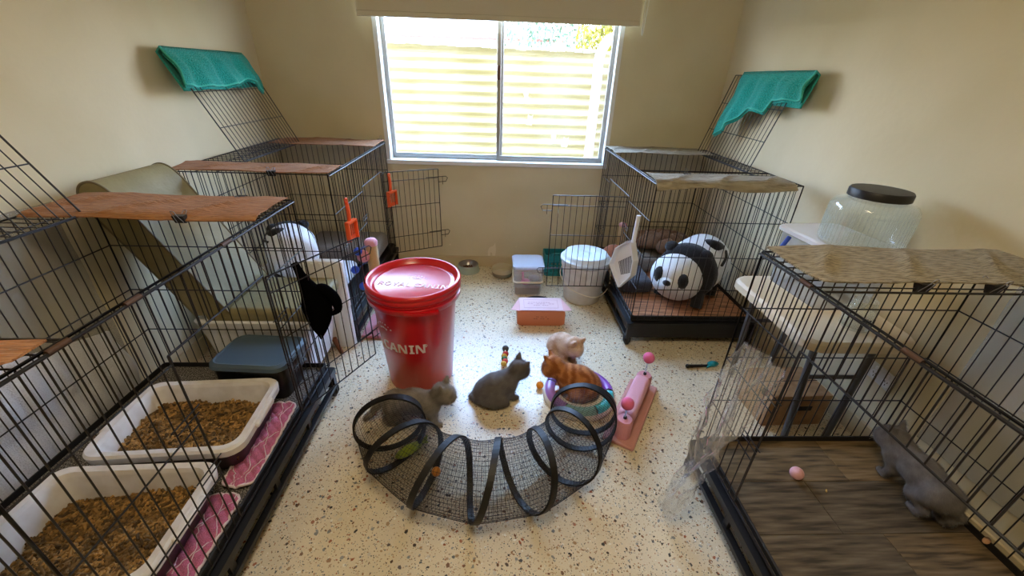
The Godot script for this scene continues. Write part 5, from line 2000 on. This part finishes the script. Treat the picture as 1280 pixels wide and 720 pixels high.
	var cols := [Color8(72, 70, 66), Color8(196, 40, 36), Color8(226, 178, 44), Color8(66, 112, 60), Color8(198, 44, 40), Color8(224, 190, 90)]
	for i in 6:
		mb = MB.new()
		var x := 0.085 if i == 0 else 0.035 - 0.021 * (i - 1)
		mb.ball(Vector3(x, 0.017, 0.004 * sin(i * 2.0)), 0.019 if i == 0 else 0.0165, 12, Vector3(1 if i == 0 else 0.75, 1, 1))
		part("bell" if i == 0 else "bead", mb, mat(cols[i], 0.55), t)
	mb = MB.new()
	mb.tube([Vector3(0.07, 0.018, 0), Vector3(0.05, 0.018, 0)], [0.003], 6)
	part("string", mb, M.cord, t)

# ---------------------------------------------------------------- kittens
# bones: [a, b, ra, rb]; returns a smooth closed surface (surface nets on a grid), with per-vertex colour
func blend_surface(bones: Array, cell: float, kk: float, paint: Callable) -> Dictionary:
	var lo := Vector3.ONE * 1e9
	var hi := Vector3.ONE * -1e9
	for b in bones:
		for e in 2:
			var r: float = b[2 + e] + cell * 3.0
			lo = lo.min(b[e] - Vector3.ONE * r)
			hi = hi.max(b[e] + Vector3.ONE * r)
	var nx := int(ceil((hi.x - lo.x) / cell)) + 1
	var ny := int(ceil((hi.y - lo.y) / cell)) + 1
	var nz := int(ceil((hi.z - lo.z) / cell)) + 1
	var F := PackedFloat32Array()
	F.resize(nx * ny * nz)
	F.fill(1.0)
	for b in bones:
		var a: Vector3 = b[0]
		var d: Vector3 = b[1] - a
		var l2 := maxf(d.length_squared(), 1e-9)
		var ra: float = b[2]
		var dr: float = b[3] - b[2]
		var k: float = b[4] if b.size() > 4 else kk
		var mg := maxf(b[2], b[3]) + k + cell * 2.0
		var p0: Vector3 = ((a.min(b[1]) - Vector3.ONE * mg - lo) / cell).floor().max(Vector3.ZERO)
		var p1: Vector3 = ((a.max(b[1]) + Vector3.ONE * mg - lo) / cell).ceil().min(Vector3(nx - 1, ny - 1, nz - 1))
		for z in range(int(p0.z), int(p1.z) + 1):
			for y in range(int(p0.y), int(p1.y) + 1):
				var base := (z * ny + y) * nx
				for x in range(int(p0.x), int(p1.x) + 1):
					var p := lo + Vector3(x, y, z) * cell - a
					var t := clampf(p.dot(d) / l2, 0.0, 1.0)
					var dist := (p - d * t).length() - ra - dr * t
					var f := F[base + x]
					var h := maxf(k - absf(f - dist), 0.0) / k
					F[base + x] = minf(f, dist) - h * h * k * 0.25
	var id := PackedInt32Array()
	id.resize(nx * ny * nz)
	id.fill(-1)
	var vs := PackedVector3Array()
	var offs := [0, 1, nx, nx + 1, nx * ny, nx * ny + 1, nx * ny + nx, nx * ny + nx + 1]
	var crn := [Vector3(0, 0, 0), Vector3(1, 0, 0), Vector3(0, 1, 0), Vector3(1, 1, 0), Vector3(0, 0, 1), Vector3(1, 0, 1), Vector3(0, 1, 1), Vector3(1, 1, 1)]
	var eds := [[0, 1], [2, 3], [4, 5], [6, 7], [0, 2], [1, 3], [4, 6], [5, 7], [0, 4], [1, 5], [2, 6], [3, 7]]
	for z in nz - 1:
		for y in ny - 1:
			var base := (z * ny + y) * nx
			for x in nx - 1:
				var i := base + x
				var f0 := F[i]
				if f0 > cell * 2.0 or f0 < -cell * 2.0:
					continue
				var m := 0
				for q in 8:
					if F[i + offs[q]] < 0.0:
						m += 1
				if m == 0 or m == 8:
					continue
				var s := Vector3.ZERO
				var cnt := 0
				for e in eds:
					var fa := F[i + offs[e[0]]]
					var fb := F[i + offs[e[1]]]
					if (fa < 0.0) != (fb < 0.0):
						s += (crn[e[0]] as Vector3).lerp(crn[e[1]], fa / (fa - fb))
						cnt += 1
				id[i] = vs.size()
				vs.append(lo + (Vector3(x, y, z) + s / cnt) * cell)
	var tri := PackedInt32Array()
	var st := [1, nx, nx * ny]
	for z in range(1, nz - 1):
		for y in range(1, ny - 1):
			for x in range(1, nx - 1):
				var i := (z * ny + y) * nx + x
				var f0 := F[i]
				if f0 > cell * 2.0 or f0 < -cell * 2.0:
					continue
				for ax in 3:
					var f1 := F[i + st[ax]]
					if (f0 < 0.0) == (f1 < 0.0):
						continue
					var u: int = st[(ax + 1) % 3]
					var w: int = st[(ax + 2) % 3]
					var a := id[i]
					var b := id[i - u]
					var c := id[i - u - w]
					var d := id[i - w]
					if a < 0 or b < 0 or c < 0 or d < 0:
						continue
					if f0 < 0.0:
						tri.append_array([a, c, b, a, d, c])
					else:
						tri.append_array([a, b, c, a, c, d])
	var ns := PackedVector3Array()
	ns.resize(vs.size())
	for i in range(0, tri.size(), 3):
		var g := (vs[tri[i + 2]] - vs[tri[i]]).cross(vs[tri[i + 1]] - vs[tri[i]])
		for q in 3:
			ns[tri[i + q]] += g
	var cs := PackedColorArray()
	for i in vs.size():
		ns[i] = ns[i].normalized()
		cs.append(paint.call(vs[i], ns[i]))
	# make sure normals point out of the body
	var mid := (lo + hi) / 2
	var vote := 0.0
	for i in vs.size():
		vote += ns[i].dot(vs[i] - mid)
	if vote < 0.0:
		for i in vs.size():
			ns[i] = -ns[i]
		for i in range(0, tri.size(), 3):
			var q := tri[i]
			tri[i] = tri[i + 1]
			tri[i + 1] = q
	return {"v": vs, "n": ns, "c": cs, "t": tri}

func indexed(d: Dictionary) -> ArrayMesh:
	var arr := []
	arr.resize(Mesh.ARRAY_MAX)
	arr[Mesh.ARRAY_VERTEX] = d.v
	arr[Mesh.ARRAY_NORMAL] = d.n
	arr[Mesh.ARRAY_COLOR] = d.c
	arr[Mesh.ARRAY_INDEX] = d.t
	var am := ArrayMesh.new()
	am.add_surface_from_arrays(Mesh.PRIMITIVE_TRIANGLES, arr)
	return am

func head_bones(h: Vector3, look: Basis, B: Array) -> Dictionary:
	var g := func(v: Vector3) -> Vector3: return h + look * v
	B.append([g.call(Vector3(-0.012, 0.004, 0)), g.call(Vector3(0.008, 0.0, 0)), 0.040, 0.038])
	for s in [-1.0, 1.0]:
		B.append([g.call(Vector3(0.008, -0.012, s * 0.012)), g.call(Vector3(0.016, -0.014, s * 0.014)), 0.024, 0.02])
		B.append([g.call(Vector3(-0.008, 0.026, s * 0.023)), g.call(Vector3(-0.005, 0.066, s * 0.036)), 0.015, 0.003, 0.006])
		B.append([g.call(Vector3(-0.008, 0.028, s * 0.016)), g.call(Vector3(-0.006, 0.060, s * 0.032)), 0.012, 0.0035, 0.006])
		B.append([g.call(Vector3(-0.008, 0.024, s * 0.030)), g.call(Vector3(-0.005, 0.058, s * 0.037)), 0.011, 0.0035, 0.006])
	B.append([g.call(Vector3(0.020, -0.010, 0)), g.call(Vector3(0.036, -0.013, 0)), 0.017, 0.012])
	return {"eyes": [g.call(Vector3(0.0295, 0.006, -0.0165)), g.call(Vector3(0.0295, 0.006, 0.0165))], "nose": g.call(Vector3(0.0465, -0.0085, 0))}

func kitten(label: String, at: Vector3, turn: float, pose: String, look: Basis, paint: Callable, fur_n: int, head_off := Vector3.ZERO, sc := 1.0, tuck := false) -> void:
	var B := []
	var hp: Vector3
	if pose == "sit":
		hp = Vector3(0.098, 0.15, 0) + head_off
		B.append([Vector3(-0.05, 0.058, 0), Vector3(-0.015, 0.082, 0), 0.058, 0.056])
		B.append([Vector3(-0.015, 0.082, 0), Vector3(0.04, 0.10, 0), 0.055, 0.046])
		B.append([Vector3(0.04, 0.10, 0), hp + Vector3(-0.02, -0.015, 0), 0.045, 0.031])
		for s in [-1.0, 1.0]:
			B.append([Vector3(0.048, 0.085, s * 0.024), Vector3(0.046, 0.045, s * 0.029), 0.026, 0.016])
			B.append([Vector3(0.046, 0.045, s * 0.029), Vector3(0.066, 0.014, s * 0.024), 0.015, 0.0125, 0.008])
			B.append([Vector3(0.066, 0.0135, s * 0.024), Vector3(0.084, 0.0115, s * 0.024), 0.0135, 0.0115, 0.006])
			B.append([Vector3(-0.045, 0.055, s * 0.03), Vector3(0.0, 0.045, s * 0.05), 0.042, 0.028])
			B.append([Vector3(0.0, 0.04, s * 0.05), Vector3(-0.03, 0.016, s * 0.05), 0.024, 0.015])
			B.append([Vector3(-0.03, 0.014, s * 0.05), Vector3(0.028, 0.012, s * 0.052), 0.014, 0.012, 0.008])
		var ts := -1.0 if pose == "sit" and tuck else 1.0
		var tl := [Vector3(-0.095, 0.026, 0), Vector3(-0.108, 0.016, 0.04 * ts), Vector3(-0.075, 0.013, 0.085 * ts), Vector3(-0.02, 0.012, 0.098 * ts)]
		for i in 3:
			B.append([tl[i], tl[i + 1], 0.015 - 0.002 * i, 0.013 - 0.002 * i, 0.01])
	else:
		hp = Vector3(0.135, 0.165, 0) + head_off
		B.append([Vector3(-0.085, 0.105, 0), Vector3(0.0, 0.112, 0), 0.046, 0.05])
		B.append([Vector3(0.0, 0.112, 0), Vector3(0.07, 0.112, 0), 0.05, 0.044])
		B.append([Vector3(0.075, 0.115, 0), hp + Vector3(-0.022, -0.014, 0), 0.042, 0.031])
		for s in [-1.0, 1.0]:
			var st: float = s * 0.014 if pose == "walk" else 0.0
			B.append([Vector3(0.078, 0.095, s * 0.024), Vector3(0.068 + st, 0.055, s * 0.028), 0.028, 0.017])
			B.append([Vector3(0.068 + st, 0.055, s * 0.028), Vector3(0.082 + st, 0.015, s * 0.026), 0.016, 0.0125, 0.008])
			B.append([Vector3(0.082 + st, 0.0135, s * 0.026), Vector3(0.10 + st, 0.0115, s * 0.026), 0.0135, 0.0115, 0.006])
			B.append([Vector3(-0.085, 0.10, s * 0.02), Vector3(-0.058 - st, 0.06, s * 0.034), 0.04, 0.025])
			B.append([Vector3(-0.058 - st, 0.06, s * 0.034), Vector3(-0.105 - st, 0.036, s * 0.03), 0.022, 0.0135, 0.01])
			B.append([Vector3(-0.105 - st, 0.036, s * 0.03), Vector3(-0.092 - st, 0.014, s * 0.03), 0.013, 0.0125, 0.006])
			B.append([Vector3(-0.092 - st, 0.0135, s * 0.03), Vector3(-0.066 - st, 0.0115, s * 0.031), 0.0135, 0.0115, 0.006])
		var tl := [Vector3(-0.115, 0.10, 0), Vector3(-0.122, 0.06, 0.045), Vector3(-0.085, 0.03, 0.066), Vector3(-0.04, 0.018, 0.076)] if tuck else [Vector3(-0.125, 0.105, 0), Vector3(-0.165, 0.075, 0.005), Vector3(-0.19, 0.035, 0.012), Vector3(-0.215, 0.016, 0.02)]
		for i in 3:
			B.append([tl[i], tl[i + 1], 0.015 - 0.002 * i, 0.013 - 0.002 * i, 0.012])
	var face := head_bones(hp, look, B)
	var d := blend_surface(B, 0.0045, 0.022, paint)
	var t := thing("kitten", label, "kitten", at, turn)
	t.scale = Vector3.ONE * sc
	var mi := MeshInstance3D.new()
	mi.name = "body"
	mi.mesh = indexed(d)
	var m := mat(Color.WHITE, 0.95)
	m.vertex_color_use_as_albedo = true
	m.rim_enabled = true
	m.rim = 0.3
	mi.material_override = m
	t.add_child(mi, true)
	for e in face.eyes:
		var mb := MB.new()
		mb.ball(e, 0.0062, 12)
		part("eye", mb, M.eye, t)
	var mb := MB.new()
	mb.ball(face.nose, 0.0042, 10, Vector3(0.8, 0.7, 1.1))
	part("nose", mb, M.nose, t)
	mb = MB.new()
	for s in [-1.0, 1.0]:
		for k in 3:
			var p: Vector3 = hp + look * Vector3(0.038, -0.016 + 0.003 * k, s * 0.012)
			mb.wire(p, p + look * Vector3(0.004, -0.006 + 0.007 * k, s * 0.034), 0.0004, 3)
	part("whiskers", mb, M.cord, t)
	# short fur standing off the body
	var r := RandomNumberGenerator.new()
	r.seed = hash(label)
	mb = MB.new()
	mb.usec = true
	var nt: int = d.t.size() / 3
	for i in fur_n:
		var q := (r.randi() % nt) * 3
		var a: Vector3 = d.v[d.t[q]]
		var b: Vector3 = d.v[d.t[q + 1]]
		var c: Vector3 = d.v[d.t[q + 2]]
		var u := r.randf()
		var w := r.randf() * (1 - u)
		var p := a + (b - a) * u + (c - a) * w
		var nrm: Vector3 = d.n[d.t[q]]
		var flow := Vector3(-0.8, -0.45, 0) + Vector3(r.randfn(), r.randfn(), r.randfn()) * 0.35
		flow = (flow - nrm * flow.dot(nrm)).normalized()
		var dir := (nrm * 0.55 + flow * 0.9).normalized()
		var side := dir.cross(nrm).normalized() * 0.0005
		var col: Color = d.c[d.t[q]]
		mb.col = col * (0.78 + 0.44 * r.randf())
		mb.t3(p - side, p + side, p + dir * (0.008 + 0.006 * r.randf()), nrm, nrm, nrm)
	var fu := part("fur", mb, m, t)
	fu.set_meta("kind", "stuff")

func build_kittens() -> void:
	var f := FastNoiseLite.new()
	f.seed = 3
	f.frequency = 22.0
	var lin := func(c: Color) -> Color: return c.srgb_to_linear()
	var greys := func(base: Color) -> Callable:
		return func(p: Vector3, _n: Vector3) -> Color:
			return lin.call(base.lightened(0.05).lerp(base.darkened(0.2), clampf(0.5 + 0.8 * f.get_noise_3d(p.x * 1.4, p.y * 1.4, p.z * 1.4), 0, 1)))
	var orange := func(p: Vector3, _n: Vector3) -> Color:
		var s := sin(p.x * 150.0 + 26.0 * f.get_noise_3d(p.x * 0.3, p.y * 0.3, p.z * 0.3) * 0.35 + p.y * 40.0)
		var c := Color8(206, 140, 84).lerp(Color8(160, 92, 44), clampf(0.5 + s * 0.9, 0, 1))
		return lin.call(c)
	var cream := func(p: Vector3, _n: Vector3) -> Color:
		var k := f.get_noise_3d(p.x * 0.9, p.y * 0.9, p.z * 0.9)
		var c := Color8(226, 198, 172).lerp(Color8(196, 152, 118), clampf(0.35 + 1.1 * k, 0, 1))
		if p.x > 0.11 and p.y < 0.155:
			c = c.lerp(Color8(244, 232, 220), 0.6)
		return lin.call(c)
	var by := func(x: float, y: float, z: float) -> Basis: return Basis.from_euler(Vector3(x, y, z))
	kitten("grey kitten standing behind the mesh tunnel beside the red bucket", Vector3(-0.345, 0, -1.315), -0.06, "walk", by.call(0.0, -0.25, -0.1), greys.call(Color8(150, 140, 130)), 16000)
	kitten("grey kitten sitting on the bare floor facing the ring track", Vector3(0.015, 0, -1.445), 0.32, "sit", by.call(0.1, 0.25, -0.35), greys.call(Color8(118, 112, 110)), 16000, Vector3(0.006, 0.0, 0), 1.04, true)
	kitten("orange tabby kitten sitting inside the ring track", Vector3(0.385, 0.012, -1.475), 3.0, "sit", by.call(0.2, -0.3, -0.6), orange, 16000, Vector3(0.012, -0.022, 0.012), 1.08)
	kitten("cream kitten sitting behind the ring track with lowered head", Vector3(0.372, 0, -1.775), -1.15, "sit", by.call(0.0, 0.15, -0.55), cream, 15000, Vector3(0.004, -0.012, 0), 0.97, true)
	kitten("grey kitten standing on the planks inside the wire crate", Vector3(1.368, 0.17, -0.83), 1.50, "walk", by.call(0.0, 0.45, -0.15), greys.call(Color8(122, 118, 118)), 16000, Vector3(-0.01, -0.03, -0.01), 0.95, true)
